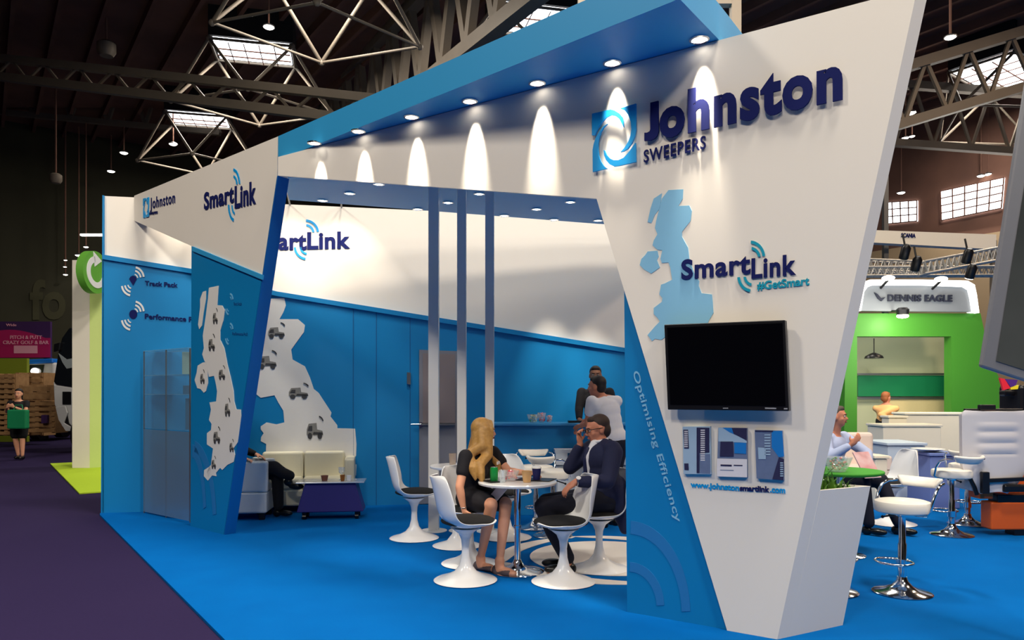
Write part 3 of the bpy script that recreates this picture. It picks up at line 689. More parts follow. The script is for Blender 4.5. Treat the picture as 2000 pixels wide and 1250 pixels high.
round_table(.045, 6.12, .325, .745, 'white round table on a chrome pole between the blonde woman and the suited man')
round_table(-.53, 7.14, .26, .775, 'small white round table behind the blonde woman', chrome=False)

# things on the round table
GLA = glassmat('tumbler_glass', (225, 235, 240), .3)
def sit(name, label, cat, u, Y, z): return thing(name, label, cat, Vector(((u-1000)/F*Y, Y, z+.0015)))
Z1 = .746
t = sit('drink_can', 'green drinks can on the left of the white round table', 'can', 965, 6.08, Z1)
m = MB(); m.lathe([(.026, 0), (.032, .008), (.033, .1), (.028, .118)], 20); obj('can_body', m, mat('green_tin', (24, 150, 70), .3, .2), t, smooth=40)
m = MB(); m.lathe([(.028, .1185), (.029, .122), (.024, .123)], 20); obj('can_lid', m, CHROME, t, smooth=40)
def bowl(label, u, Y, z, r, h, cols, n, part='glass_bowl'):
    t = sit('sweet_bowl', label, 'bowl', u, Y, z)
    m = MB(); m.lathe([(r*.5, 0), (r*.55, .004), (r*.8, h*.5), (r, h), (r*.97, h), (r*.76, h*.5), (r*.5, .008)], 28); obj(part, m, GLA, t, smooth=50)
    for k, c in enumerate(cols):
        m = MB()
        for i in range(n):
            a = random.uniform(0, 2*PI); q = random.random()**.5*r*.62; zz = random.uniform(.02, h*1.0)
            if zz > h*.7: q *= .6
            m.ell((q*math.cos(a), q*math.sin(a), zz), (random.uniform(.01, .017), .009, .009), rot=Matrix.Rotation(random.uniform(0, PI), 3, 'Z'), seg=8, rings=6)
        obj('sweets', m, mat('sweet_%d_%d_%d' % c, c, .35), t, smooth=180, kind='stuff')
    return t
bowl('glass bowl of pink and orange sweets on the white round table', 998, 6.12, Z1, .07, .085, [(240, 120, 110), (250, 150, 90), (226, 60, 80)], 16)
t = sit('paper_cup', 'tan paper cup right of the sweet bowl on the white round table', 'cup', 1029, 6.03, Z1)
m = MB(); m.lathe([(.03, 0), (.043, .09), (.045, .092), (.041, .09), (.029, .006)], 24); obj('cup_body', m, mat('tan_card', (214, 170, 118), .6), t, smooth=50)
t = sit('takeaway_cup', 'dark blue cup with a white lid near the hand on the white round table', 'cup', 1048, 6.16, Z1)
m = MB(); m.lathe([(.027, 0), (.038, .1)], 24); obj('cup_body', m, mat('navy_card', (24, 28, 90), .5), t, smooth=50)
m = MB(); m.lathe([(.041, .1), (.041, .106), (.036, .116), (.03, .118)], 24); obj('cup_lid', m, PLW, t, smooth=50)
t = sit('drinking_glass', 'clear drinking glass between the green can and the sweet bowl', 'glass', 981, 6.02, Z1)
m = MB(); m.lathe([(.026, 0), (.03, .1), (.028, .1), (.024, .006)], 20); obj('glass_body', m, GLA, t, smooth=50)
m = MB(); m.box((0, 0, .004), (.09, .15, .008)); o = obj('phone', m, BLACK, bevel=.003); o.location = (-.17, 6.05, Z1+.002); o.rotation_euler.z = .5; tag(o, 'black phone lying at the left edge of the white round table', 'phone')
m = MB(); m.box((0, 0, .003), (.21, .3, .006)); o = obj('tablet', m, BLACK, bevel=.003); o.location = (.2, 6.2, Z1+.002); o.rotation_euler.z = 1.2; tag(o, 'thin dark tablet lying at the right edge of the white round table', 'tablet')
t = sit('drinking_glass', 'small tumbler on the white table behind the blonde woman', 'glass', 884, 7.18, .776)
m = MB(); m.lathe([(.03, 0), (.035, .11), (.033, .11), (.028, .006)], 20); obj('glass_body', m, glassmat('beige_tumbler', (200, 180, 160), .6), t, smooth=50)

# ---- white floor emblem: ring and inner disc inlaid in the carpet
FLW = mat('white_floor_vinyl', (228, 222, 214), .7, noise=.06, nscale=8)
cx, cy = .86, 6.66
t = thing('floor_emblem', 'large white round emblem printed on the blue carpet under the suited man', 'floor graphic', (cx, cy, .001))
def blade(a0, a1, r0, r1, off=.0):
    m = MB(); n = 26; o_ = []; i_ = []
    for k in range(n+1):
        s_ = k/n; a = math.radians(a0+(a1-a0)*s_); w_ = math.sin(PI*min(1, s_*1.15+.02))**.6 if s_ < .85 else max(.02, (1-s_)/.15)*.6
        ro = r1-(1-min(1, s_*2))*.02; ri = ro-(r1-r0)*max(.05, w_)
        o_.append(Vector((ro*math.cos(a), ro*math.sin(a), 0))); i_.append(Vector((ri*math.cos(a), ri*math.sin(a), 0)))
    for k in range(n): m.prism([o_[k], o_[k+1], i_[k+1], i_[k]], (0, 0, .004))
    return m
for k in range(4): obj('ring_blade', blade(20+90*k, 118+90*k, .80, .97), FLW, t)
m = MB(); m.lathe([(.7, 0), (.7, .004)], 56); obj('inner_disc', m, FLW, t)

# ---- bar counter
bar = thing('bar_counter', 'long blue bar counter in front of the back wall', 'counter', (.6, 9.1, 0))
m = MB(); m.box((.55, 9.15, .54), (1.75, .42, 1.08)); obj('body', m, BLUE, bar, world=True, bevel=.004)
m = MB(); m.box((.55, 9.14, 1.095), (1.82, .5, .028)); obj('worktop', m, mat('light_blue_top', (60, 150, 210), .35), bar, world=True, bevel=.004, label='lighter blue counter top')
bowl('larger glass bowl of green and yellow sweets on the blue bar', 1041, 9.05, 1.11, .075, .1, [(40, 160, 90), (230, 210, 90), (60, 120, 90)], 14)
bowl('bowl heaped with pink sweets in the middle on the blue bar', 1058, 9.08, 1.11, .055, .12, [(226, 90, 120), (240, 120, 150)], 16)
bowl('small glass of red sweets at the right on the blue bar', 1073, 9.05, 1.11, .04, .085, [(210, 70, 70), (230, 160, 150)], 10)
m = MB(); m.box((0, 0, .012), (.22, .14, .024)); o = obj('tray', m, BLACK, bevel=.004); o.location = at(1127, 827, 9.1); o.location.z = 1.111; tag(o, 'small dark tray on the bar near the barman', 'tray')
# low white cabinet in front of the bar
CAB = mat('cool_white_laminate', (206, 214, 222), .45, noise=.03)
t = thing('low_cabinet', 'low white cabinet with an open blue recess in front of the bar', 'cabinet', (1.07, 8.75, 0))
X0, X1, Yf, Yb, zt = .5, 1.62, 8.68, 8.92, .81
m = MB(); m.box(((X0+X1)/2, (Yf+Yb)/2, zt-.02), (X1-X0, Yb-Yf, .04)); obj('worktop', m, CAB, t, world=True, bevel=.004)
m = MB(); m.box(((X0+X1)/2, (Yf+Yb)/2+.02, .33), (X1-X0-.04, Yb-Yf-.04, .58)); m.box((X0+.08, (Yf+Yb)/2, .7), (.14, Yb-Yf, .14)); m.box((X1-.25, (Yf+Yb)/2, .7), (.48, Yb-Yf, .14)); obj('body', m, CAB, t, world=True, bevel=.003)
m = MB(); m.box(((X0+X1)/2, Yb-.02, .7), (X1-X0-.1, .02, .14)); obj('recess_back', m, BLUE, t, world=True)
for k in range(3):
    m = MB(); m.box((X0+.2+.37*k, Yf+.012, .33), (.34, .02, .52)); d = obj('door', m, CAB, t, world=True, bevel=.003)
    m = MB(); m.bar((X0+.33+.37*k, Yf-.015, .4), (X0+.33+.37*k, Yf-.015, .56), .012); obj('handle', m, CHROME, d, world=True)

# ---- bar stools
LEA = mat('cream_leatherette', (236, 230, 218), .35, coat=.1, noise=.04)
def make_stool(label):
    t = thing('bar_stool', label, 'stool', (0, 0, 0), 0, 'chrome bar stools with white seats')
    m = MB(); m.lathe([(.2, 0), (.205, .006), (.19, .016), (.12, .03), (.07, .055), (.04, .09), (.033, .12)], 36); obj('base', m, CHROME, t, smooth=50)
    m = MB(); m.lathe([(.03, .11), (.03, .36), (.024, .37), (.024, .56), (.05, .57), (.05, .59)], 20); obj('pole', m, CHROME, t, smooth=40)
    m = MB(); m.tube([Vector((.13*math.sin(a*PI/12), .1+.13*math.cos(a*PI/12)*.9, .24)) for a in range(24)], .009, 8, closed=True); m.tube([(0, .02, .2), (0, -.01, .24)], .01, 8); m.lathe([(.04, .19), (.04, .25)], 20); obj('footrest', m, CHROME, t, smooth=60)
    m = MB(); m.lathe([(.01, .592), (.17, .594), (.188, .605), (.192, .62), (.192, .66), (.185, .675), (.16, .683), (.01, .686)], 40); obj('seat', m, LEA, t, smooth=40)
    # curved padded backrest held by two chrome arms
    rows = []
    for z, rr in ((.755, .13), (.80, .16), (.83, .185)):
        rows.append([Vector((rr*math.sin(a), -rr*math.cos(a)-.15, z-.02*math.cos(a)+.02)) for a in [math.radians(x) for x in range(-72, 73, 12)]])
    o = obj('backrest', grid_surface(rows), LEA, t, smooth=180); shell(o, .03, 1)
    for sgn in (-1, 1):
        m = MB(); m.tube([Vector((sgn*.1, 0, .585)), Vector((sgn*.18, -.01, .588)), Vector((sgn*.208, .0, .62)), Vector((sgn*.214, -.03, .71)), Vector((sgn*.212, -.08, .775)), Vector((sgn*.2, -.14, .8)), Vector((sgn*.18, -.22, .805))], .011, 8)
        obj('arm', m, CHROME, t, smooth=60)
    m = MB(); m.tube([(0.02, 0, .575), (.13, .03, .545)], .006, 8); m.ell((.135, .03, .543), .012, seg=8, rings=6); obj('lever', m, BLACK, t, smooth=60)
    return t
g = ground(1762, 1158)
st0 = make_stool('nearest bar stool on the blue carpet right of the planter, facing left'); st0.location = (g.x, g.y, .001); st0.rotation_euler = (0, 0, facing(-.86, -.5))
def stool(u, v, fx, fy, label):
    g = ground(u, v); return copy_tree(st0, loc=(g.x, g.y, .001), rotz=facing(fx, fy), label=label)
stool(1859, 1045, -.2, .98, 'bar stool standing before the white seat of the orange machine')
stool(1890, 1024, .6, .8, 'bar stool hidden mostly behind the white seat of the orange machine')
g = Vector((2.35, 5.5, 0)); copy_tree(st0, loc=(g.x, g.y, .001), rotz=facing(.9, .4), label='bar stool hidden behind the planter with only its chrome base showing')
copy_tree(st0, loc=(.26, 8.1, .001), rotz=facing(.1, -1), label='bar stool with a curved back in front of the low white cabinet')
copy_tree(st0, loc=(.42, 7.65, .001), rotz=facing(.6, .8), label='bar stool between the far tulip chair and the white cabinet')

# ---- lounge corner at left
SOF = mat('cream_sofa_leather', (224, 218, 192), .45, coat=.1, noise=.05); ARC = mat('white_armchair_leather', (214, 220, 224), .4, coat=.1, noise=.04)
ang = math.atan2(E.right.y, E.right.x)
sc_ = E.atz(592, 0, .27); t = thing('sofa', 'low cream leather sofa under the map of Britain', 'sofa', (sc_.x, sc_.y, 0), ang)
m = MB(); m.box((0, 0, .19), (1.16, .46, .2)); obj('base', m, SOF, t, bevel=.02)
for k in (-1, 1):
    m = MB(); m.box((k*.255, -.06, .35), (.5, .34, .14)); obj('seat_cushion', m, SOF, t, bevel=.03, bseg=3)
    m = MB(); m.box((k*.255, .15, .56), (.5, .14, .34)); obj('back_cushion', m, SOF, t, bevel=.03, bseg=3)
    m = MB(); m.box((k*.575, 0, .38), (.13, .46, .56)); obj('armrest', m, SOF, t, bevel=.03, bseg=3)
for a in (-1, 1):
    for b in (-1, 1):
        m = MB(); m.box((a*.5, b*.18, .046), (.06, .06, .09)); obj('foot', m, BLACK, t)
ac = (-3.17, 8.8); t = thing('armchair', 'white cube armchair seen from its side behind the pillar', 'armchair', (ac[0], ac[1], 0), facing(1, .12))
m = MB(); m.box((0, 0, .2), (.48, .6, .24)); obj('base', m, ARC, t, bevel=.02)
m = MB(); m.box((0, .06, .375), (.29, .48, .11)); obj('seat_cushion', m, ARC, t, bevel=.03, bseg=3)
m = MB(); m.box((0, -.24, .5), (.3, .12, .36)); obj('back_cushion', m, ARC, t, bevel=.03, bseg=3)
for k in (-1, 1):
    m = MB(); m.box((k*.195, 0, .5), (.09, .62, .36)); obj('armrest', m, ARC, t, bevel=.025, bseg=3)
for a in (-1, 1):
    for b in (-1, 1):
        m = MB(); m.box((a*.19, b*.24, .04), (.06, .06, .08)); obj('foot', m, BLACK, t)
PUR = mat('purple_table_body', (44, 40, 120), .45, noise=.05)
tx, ty = -2.13, 8.78; t = thing('coffee_table', 'purple tapered coffee table on black castors in front of the sofa', 'coffee table', (tx, ty, 0), ang*.6)
m = MB(); a_, b_ = .29, .38
lo = [(-b_, -.17, .09), (b_, -.17, .09), (b_, .17, .09), (-b_, .17, .09)]; hi = [(-a_, -.14, .42), (a_, -.14, .42), (a_, .14, .42), (-a_, .14, .42)]
m.add(lo+hi, [(3, 2, 1, 0), (4, 5, 6, 7), (0, 1, 5, 4), (1, 2, 6, 5), (2, 3, 7, 6), (3, 0, 4, 7)]); obj('body', m, PUR, t, bevel=.01)
m = MB(); m.box((0, 0, .432), (.78, .36, .014)); obj('tabletop', m, mat('glossy_pale_top', (190, 200, 214), .12, coat=.5), t, bevel=.004, label='glossy pale top')
m = MB(); m.add([(-.07, -.178, .30), (.11, -.178, .36), (.11, -.178, .30), (.03, -.182, .24)], [(0, 3, 2, 1)]); 
for a in (-1, 1):
    for b in (-1, 1):
        m = MB(); m.tube([(a*.3-.02, b*.11, .032), (a*.3+.02, b*.11, .032)], .031, 14); m.box((a*.3, b*.11, .075), (.05, .03, .03)); obj('castor', m, BLACK, t, smooth=40)
def cup_at(name, label, cat, u, dy, r, h, mt, prof=None):
    o_ = thing(name, label, cat, (tx+(u-651)/F*8.78, ty+dy, .4405))
    m = MB(); m.lathe(prof or [(r*.7, 0), (r, h), (r*.93, h), (r*.64, .006)], 20); obj('body', m, mt, o_, smooth=50); return o_
cup_at('tea_cup', 'brown striped cup on the coffee table', 'cup', 638, -.03, .045, .06, mat('brown_glaze', (120, 70, 50), .3))
cup_at('wine_glass', 'clear goblet with a bright rim on the coffee table', 'glass', 668, .05, .035, .14, GLA, [(.03, 0), (.03, .004), (.005, .01), (.005, .06), (.035, .09), (.038, .15), (.036, .15), (.03, .09), (.004, .066)])
cup_at('amber_glass', 'glass of amber drink on the coffee table', 'glass', 674, -.06, .03, .07, mat('amber_drink', (150, 90, 20), .2))
cup_at('white_mug', 'small white mug at the right of the coffee table', 'mug', 686, -.05, .032, .065, PLW)

# ---- screen on the tower
tvp = A; off = .09
t = thing('wall_television', 'black flat television hung on the white tower', 'television', A.at(1415, 715, 0))
P_ = [(1297, 634), (1533, 625), (1541, 803), (1304, 800)]
m = MB(); plate(A, P_, .05, off, mb=m); obj('casing', m, BLACK, t, world=True, bevel=.004)
m = MB(); plate(A, [(1303, 640), (1528, 631), (1534, 793), (1309, 790)], .002, off+.003, mb=m); obj('screen', m, mat('black_screen', (6, 6, 10), .16, spec=.25), t, world=True)
c = A.at(1418, 715, off-.05); m = MB(); m.box(c-A.n*.02, (.3, .035, .25), Matrix.Rotation(math.atan2(A.right.y, A.right.x), 3, 'Z')); obj('wall_bracket', m, STEEL, t, world=True)
m = MB(); text_px(m, A, 'SONY', (1414, 798.5), (1424, 798.5), (1414, 795), .001, .01, off+.003); text_px(m, A, '1080', (1495, 799), (1506, 799), (1495, 796), .001, .01, off+.003); text_px(m, A, 'HDMI', (1531, 800), (1539, 800), (1531, 797), .001, .01, off+.003) if False else None
m = MB(); plate(A, [(1494, 796), (1516, 796.5), (1516, 799), (1494, 798.5)], .001, off+.002, mb=m); plate(A, [(1531, 797), (1538, 797), (1538, 799.5), (1531, 799.5)], .001, off+.002, mb=m); plate(A, [(1412, 796.5), (1422, 796.5), (1422, 798), (1412, 798)], .001, off+.002, mb=m); obj('badge', m, mat('grey_badge', (150, 150, 155), .5), t, world=True)

# ---- three leaflet posters under the television
def quads(pl, name, lst, parent, off, mt, **k):
    m = MB()
    for q in lst: plate(pl, q, .001, off, mb=m)
    return obj(name, m, mt, parent, world=True, **k)
LB = mat('poster_pale_blue', (160, 186, 208), .35, noise=.05); DK = mat('poster_dark', (52, 52, 86), .35, noise=.3, nscale=40); MIDB = mat('poster_slate', (110, 126, 160), .35, noise=.25, nscale=30); PW = mat('poster_white', (222, 218, 222), .4); BB = mat('poster_blue', (30, 120, 196), .35)
def zc(l): return [(1310+x/7.812, 820+y/7.812) for x, y in l]
def poster(label, outline, bits):
    o0 = A.at(*outline[0], .0); t = thing('poster', label, 'poster', o0)
    m = MB(); plate(A, outline, .024, .025, mb=m); obj('backing_board', m, bits[0], t, world=True)
    seen = {}
    for q, mt, z in bits[1]: seen.setdefault((mt.name, z), []).append(q)
    for (mn, z), qs in seen.items():
        if len(qs) > 4: quads(A, 'printed_text', qs, t, .0265+.0012*z, MATS[mn])
        else:
            for q in qs: quads(A, 'printed_area', [q], t, .0265+.0012*z, MATS[mn])
    return t
txt = lambda x0, x1, y0, y1, n: [zc([(x0, y0+(y1-y0)*i/n), (x1, y0+(y1-y0)*i/n), (x1, y0+(y1-y0)*(i+.5)/n), (x0, y0+(y1-y0)*(i+.5)/n)]) for i in range(n)]
poster('left poster below the television, pale blue with vertical dark columns', zc([(180, 105), (600, 100), (610, 830), (195, 825)]),
       (LB, [(zc([(395, 118), (590, 120), (590, 500), (440, 510), (440, 815), (395, 812)]), DK, 0), (zc([(440, 520), (600, 520), (605, 822), (445, 815)]), MIDB, 0), (zc([(190, 150), (265, 150), (278, 440), (205, 440)]), DK, 0), (zc([(205, 665), (270, 665), (275, 770), (210, 765)]), DK, 0)]
        + [(q, PW, 1) for q in txt(455, 520, 150, 640, 15)] + [(q, PW, 1) for q in txt(205, 260, 170, 430, 9)]))
poster('middle poster below the television, vehicle photo above a white text block', zc([(725, 118), (1160, 125), (1165, 880), (705, 865)]),
       (MIDB, [(zc([(728, 120), (790, 120), (1130, 305), (1160, 330), (1160, 350), (726, 330)]), LB, 0), (zc([(790, 120), (930, 122), (960, 215), (900, 190)]), BB, 1), (zc([(930, 122), (1160, 126), (1160, 310), (960, 215)]), DK, 1), (zc([(760, 330), (950, 330), (960, 560), (750, 560)]), DK, 1),
               (zc([(970, 345), (1150, 350), (1150, 520), (970, 510)]), BB, 1), (zc([(705, 590), (1163, 600), (1163, 878), (706, 863)]), PW, 1), (zc([(760, 680), (930, 685), (930, 712), (760, 706)]), DK, 2), (zc([(960, 685), (1095, 690), (1095, 706), (960, 702)]), DK, 2), (zc([(755, 760), (960, 766), (960, 776), (755, 770)]), MIDB, 2)]))
poster('right poster below the television, slate blue with a bright blue edge', zc([(1280, 155), (1700, 165), (1725, 925), (1310, 895)]),
       (MIDB, [(zc([(1540, 170), (1700, 168), (1730, 560), (1650, 570), (1540, 420)]), BB, 0), (zc([(1650, 570), (1730, 600), (1722, 922), (1550, 905)]), DK, 1), (zc([(1330, 420), (1450, 430), (1450, 600), (1340, 600)]), LB, 1), (zc([(1290, 160), (1560, 165), (1560, 185), (1290, 180)]), DK, 1)]
        + [(q, LB, 1) for q in txt(1430, 1520, 220, 560, 8)] + [(q, LB, 2) for q in txt(1670, 1715, 650, 880, 7)]))
# ================================================================== people
def blob(name, mb, m, parent, voxel=.01, smooth=5, label=None, passes=None):
    """fuse overlapping closed shapes into one continuous skin (voxel remesh + smoothing)"""
    me = bpy.data.meshes.new(name); me.from_pydata([tuple(p) for p in mb.v], [], mb.f); me.update()
    o = bpy.data.objects.new(name, me); C.objects.link(o)
    r = o.modifiers.new('fuse', 'REMESH'); r.mode = 'VOXEL'; r.voxel_size = voxel
    s = o.modifiers.new('soft', 'SMOOTH'); s.factor = .5; s.iterations = smooth
    dg = bpy.context.evaluated_depsgraph_get(); dg.update()
    me2 = bpy.data.meshes.new_from_object(o.evaluated_get(dg)); bpy.data.objects.remove(o); bpy.data.meshes.remove(me)
    inv = wm(parent).inverted(); me2.transform(inv); me2.name = name
    me2.materials.clear(); me2.materials.append(m); me2.shade_smooth()
    n = bpy.data.objects.new(name, me2); C.objects.link(n); n.parent = parent
    if label: n['label'] = label
    return n
def frame(z, y):
    z = Vector(z).normalized(); y = Vector(y); y = (y-z*y.dot(z)).normalized(); x = y.cross(z)
    return Matrix((x, y, z)).transposed()               # columns: x = right, y = forward, z = up
def hand(mb, w, d, n, side, curl=.5, s=1.0, spread=.0):
    """w wrist, d towards the fingers, n out of the palm, side = +1 thumb on d x n side"""
    d = Vector(d).normalized(); n = Vector(n); n = (n-d*n.dot(d)).normalized(); t = d.cross(n)*side
    R = Matrix((t, n, d)).transposed(); w = Vector(w)
    mb.ell(w+d*.045*s, (.04*s, .016*s, .052*s), rot=R, seg=14, rings=10)
    mb.cap(w-d*.01*s, w+d*.03*s, .024*s, .026*s)
    for k, (off, L, r) in enumerate(((.03, .072, .0092), (.01, .082, .0095), (-.011, .076, .0092), (-.031, .06, .0082))):
        b = w+d*.085*s+t*off*s; c = curl*(1+.12*k); p = b
        dirv = (d+t*spread*off*8).normalized(); a = 0
        for j, f in enumerate((.45, .3, .25)):
            a += c*(.5 if j == 0 else .9); q = p+(dirv*math.cos(a)+n*math.sin(a))*L*f*s
            mb.cap(p, q, r*s*(1-.08*j), r*s*(.92-.08*j), seg=8); p = q
    b = w+d*.03*s+t*.03*s; q = b+(d*.6+t*.75+n*.25).normalized()*.035*s; e = q+(d*.9+t*.25+n*.35).normalized()*.03*s
    mb.cap(b, q, .0125*s, .0105*s, seg=8); mb.cap(q, e, .0105*s, .009*s, seg=8)
def head_prims(mb, c, f, up=(0, 0, 1), s=1.0, fem=False):
    """c = centre of the skull, f = where the face looks"""
    R = frame(up, f); c = Vector(c); L = lambda x, y, z: c+R @ Vector((x*s, y*s, z*s))
    mb.ell(L(0, -.012, .025), (.074*s, .094*s, .088*s), rot=R, seg=20, rings=14)
    mb.ell(L(0, .022, -.03), (.061*s, .066*s, .075*s), rot=R, seg=20, rings=14)
    mb.ell(L(0, .045, -.082), (.034*s, .034*s, .026*s), rot=R, seg=12, rings=8)
    mb.ell(L(0, .035, -.068), (.05*s, .045*s, .035*s), rot=R, seg=12, rings=8)
    mb.cap(L(0, .082, .012), L(0, .1, -.024), .008*s, .0125*s, seg=8)
    mb.ell(L(0, .098, -.03), (.016*s, .013*s, .01*s), rot=R, seg=10, rings=8)
    mb.ell(L(0, .078, .024), (.05*s, .014*s, .011*s), rot=R, seg=12, rings=8)
    for k in (-1, 1):
        mb.ell(L(k*.077, -.008, -.012), (.01*s, .02*s, .032*s), rot=R, seg=10, rings=8)
        mb.ell(L(k*.04, .052, -.028), (.022*s, .022*s, .022*s), rot=R, seg=10, rings=8)
    return R, L
def face_parts(L, R, parent, s=1.0, brow=(60, 40, 30), lipc=(150, 80, 75)):
    ew = mat('eye_white', (225, 220, 215), .3); ed = mat('eye_iris', (40, 34, 30), .2)
    for k in (-1, 1):
        m = MB(); m.ell(L(k*.03, .078, .004), (.014*s, .009*s, .007*s), rot=R, seg=10, rings=8); e = obj('eye', m, ew, parent, world=True, smooth=180)
        m = MB(); m.ell(L(k*.03, .0855, .004), (.006*s, .003*s, .006*s), rot=R, seg=8, rings=6); obj('iris', m, ed, e, world=True, smooth=180)
        m = MB(); m.cap(L(k*.014, .092, .024), L(k*.046, .08, .026), .0042*s, .0032*s, seg=8); obj('eyebrow', m, mat('brow_%d' % brow[0], brow, .8), parent, world=True, smooth=180)
    m = MB(); m.ell(L(0, .089, -.055), (.023*s, .008*s, .0045*s), rot=R, seg=12, rings=6); m.ell(L(0, .088, -.0615), (.02*s, .008*s, .005*s), rot=R, seg=12, rings=6)
    obj('lips', m, mat('lips_%d' % lipc[0], lipc, .5), parent, world=True, smooth=180)
def limb(mb, pts, rs, seg=14):
    for i in range(len(pts)-1):
        mb.cap(pts[i], pts[i+1], rs[i], rs[i+1], seg)
def V(*a): return Vector(a)
def torso(mb, pel, neck, rt, fwd, sw, k=1.0, fem=False, ex=0.0):
    """pelvis, waist, chest and shoulders; rt = direction to the figure's right, sw = half shoulder width, ex = cloth allowance"""
    pel = Vector(pel); neck = Vector(neck); rt = Vector(rt).normalized(); up = (neck-pel).normalized(); R = frame(up, fwd); ln = (neck-pel).length
    def q(t, f=0): return pel.lerp(neck, t)+R.col[1]*f
    mb.ell(q(.06), ((.165+ex)*k, (.125+ex)*k, .13), rot=R, seg=20, rings=12)
    mb.ell(q(.3, .005), ((.135 if fem else .15)*k+ex, .1*k+ex, .16), rot=R, seg=20, rings=12)
    mb.ell(q(.5, .01), ((.135 if fem else .16)*k+ex, .105*k+ex, .16), rot=R, seg=20, rings=12)
    mb.ell(q(.72, .012), ((.15 if fem else .175)*k+ex, .11*k+ex, .15), rot=R, seg=20, rings=12)
    mb.ell(q(.86, -.005), (sw*.86+ex, .085*k+ex, .08), rot=R, seg=20, rings=12)
    if fem:
        for s_ in (-1, 1): mb.ell(q(.68, .085)+R.col[0]*s_*.07, (.062+ex, .055+ex, .06), rot=R, seg=14, rings=10)
    for s_ in (-1, 1): mb.cap(q(.97, -.012)+R.col[0]*s_*.03, q(.91, -.008)+R.col[0]*s_*sw*.8, .052+ex, .058+ex)
    for s_ in (-1, 1): mb.ell(q(.9, -.005)+R.col[0]*s_*sw*.9, (.06+ex, .06+ex, .06+ex), seg=14, rings=10)
    return R, q
SKIN = mat('fair_skin', (224, 160, 128), .55, noise=.06, nscale=12); SKIN2 = mat('tanned_skin', (206, 134, 104), .55, noise=.06, nscale=12); SKIN3 = mat('darker_skin', (150, 104, 78), .55, noise=.08, nscale=12)

# ---------------------------------------------------------------- blonde woman
def shoe(mb, ank, toe, h=.0):
    ank = Vector(ank); d = Vector(toe).normalized(); R = frame((0, 0, 1), d)
    a = V(ank.x, ank.y, .035)
    mb.ell(a-d*.02, (.034, .045, .036), rot=R); mb.ell(a+d*.07, (.04, .08, .032), rot=R); mb.ell(a+d*.13-V(0, 0, .006), (.038, .05, .026), rot=R)
    mb.cap(ank+V(0, 0, .0), a, .042, .036)
w_ = thing('person', 'woman with long blonde hair in a black dress sitting at the round table', 'person', (-.33, 6.36, 0))
pel = V(-.335, 6.41, .57); nk = V(-.265, 6.31, 1.0); fw = V(.8, -.6, 0); rt = V(-.6, -.8, 0); sw = .17
Rsh = V(-.385, 6.165, .945); Lsh = V(-.165, 6.44, .955)
Rel = V(-.43, 6.08, .70); Rwr = V(-.395, 6.07, .52); Lel = V(-.03, 6.36, .80); Lwr = V(.115, 6.24, .80)
Rk = V(-.165, 5.975, .575); Lk = V(-.05, 6.10, .565); Ra = V(-.26, 6.17, .10); La = V(-.10, 6.03, .11)
hc = V(-.235, 6.30, 1.145); hf = V(.93, .34, -.05)
b = MB(); torso(b, pel, nk, rt, fw, .15, .9, True, -.012); R_, L_ = head_prims(b, hc, hf, s=.95)
limb(b, [nk-V(0, 0, .03), hc-V(0, 0, .05)-hf*.02], [.05, .046])
limb(b, [Rsh, Rel, Rel.lerp(Rwr, .3), Rwr], [.044, .036, .036, .022]); limb(b, [Lsh, Lel, Lel.lerp(Lwr, .3), Lwr], [.044, .036, .035, .022])
hand(b, Rwr, Rwr-Rel+V(.06, 0, -.02), V(.7, .5, 0), 1, .35, .92); hand(b, Lwr, V(.9, -.4, -.02), V(.1, .1, -1), 1, .5, .92)
for h_, k_, a_ in ((pel+rt*.085, Rk, Ra), (pel-rt*.085, Lk, La)):
    limb(b, [h_, h_.lerp(k_, .5), k_, k_.lerp(a_, .3), a_], [.085, .074, .052, .05, .03])
shoe(b, Ra, (.8, -.6, 0)); shoe(b, La, (.75, -.65, 0))
blob('body', b, SKIN, w_, .0085, 4)
face_parts(L_, R_, w_, .95, (150, 110, 60))
b = MB(); torso(b, pel, nk-V(0, 0, .02), rt, fw, .165, .92, True, .006)
limb(b, [Rsh, Rsh.lerp(Rel, .5)], [.062, .056]); limb(b, [Lsh, Lsh.lerp(Lel, .5)], [.062, .056])
for h_, k_ in ((pel+rt*.07, Rk), (pel-rt*.07, Lk)): limb(b, [h_, h_.lerp(k_, .5), h_.lerp(k_, .82)], [.11, .094, .08])
b.cap((pel+rt*.0).lerp(Rk, .5), (pel).lerp(Lk, .6), .08, .07)
DRS = mat('black_dress_cloth', (22, 20, 28), .85, noise=.15, bump=.2, sheen=.0)
blob('dress', b, DRS, w_, .009, 5)
# hair: cap, long falls in front of and behind the shoulder
HAIR = mat('blonde_hair', (206, 160, 88), .45, col2=(150, 104, 52), nscale=45)
b = MB(); bk2 = -hf.normalized()
b.ell(L_(0, -.026, .035), (.083, .096, .09), rot=R_, seg=18, rings=12); b.ell(L_(0, -.05, -.03), (.08, .07, .1), rot=R_)
rs_ = R_.col[0]
def lock(pts, rs): limb(b, [Vector(p) for p in pts], rs, 10)
lock([L_(.07, -.01, .03), L_(.085, .01, -.08), L_(.1, .0, -.2), V(-.27, 6.14, .88), V(-.255, 6.10, .80), V(-.235, 6.09, .72)], [.035, .04, .045, .045, .036, .014])
lock([L_(.06, -.05, .0), L_(.1, -.05, -.12), V(-.36, 6.2, .96), V(-.33, 6.13, .85), V(-.3, 6.10, .76)], [.04, .045, .045, .04, .012])
lock([L_(.03, -.07, -.02), L_(.05, -.1, -.16), V(-.38, 6.28, .93), V(-.37, 6.26, .83)], [.05, .05, .05, .015])
lock([L_(-.06, -.02, .0), L_(-.075, .0, -.1), L_(-.08, .03, -.2), V(-.12, 6.30, .87), V(-.10, 6.28, .79)], [.035, .034, .034, .028, .01])
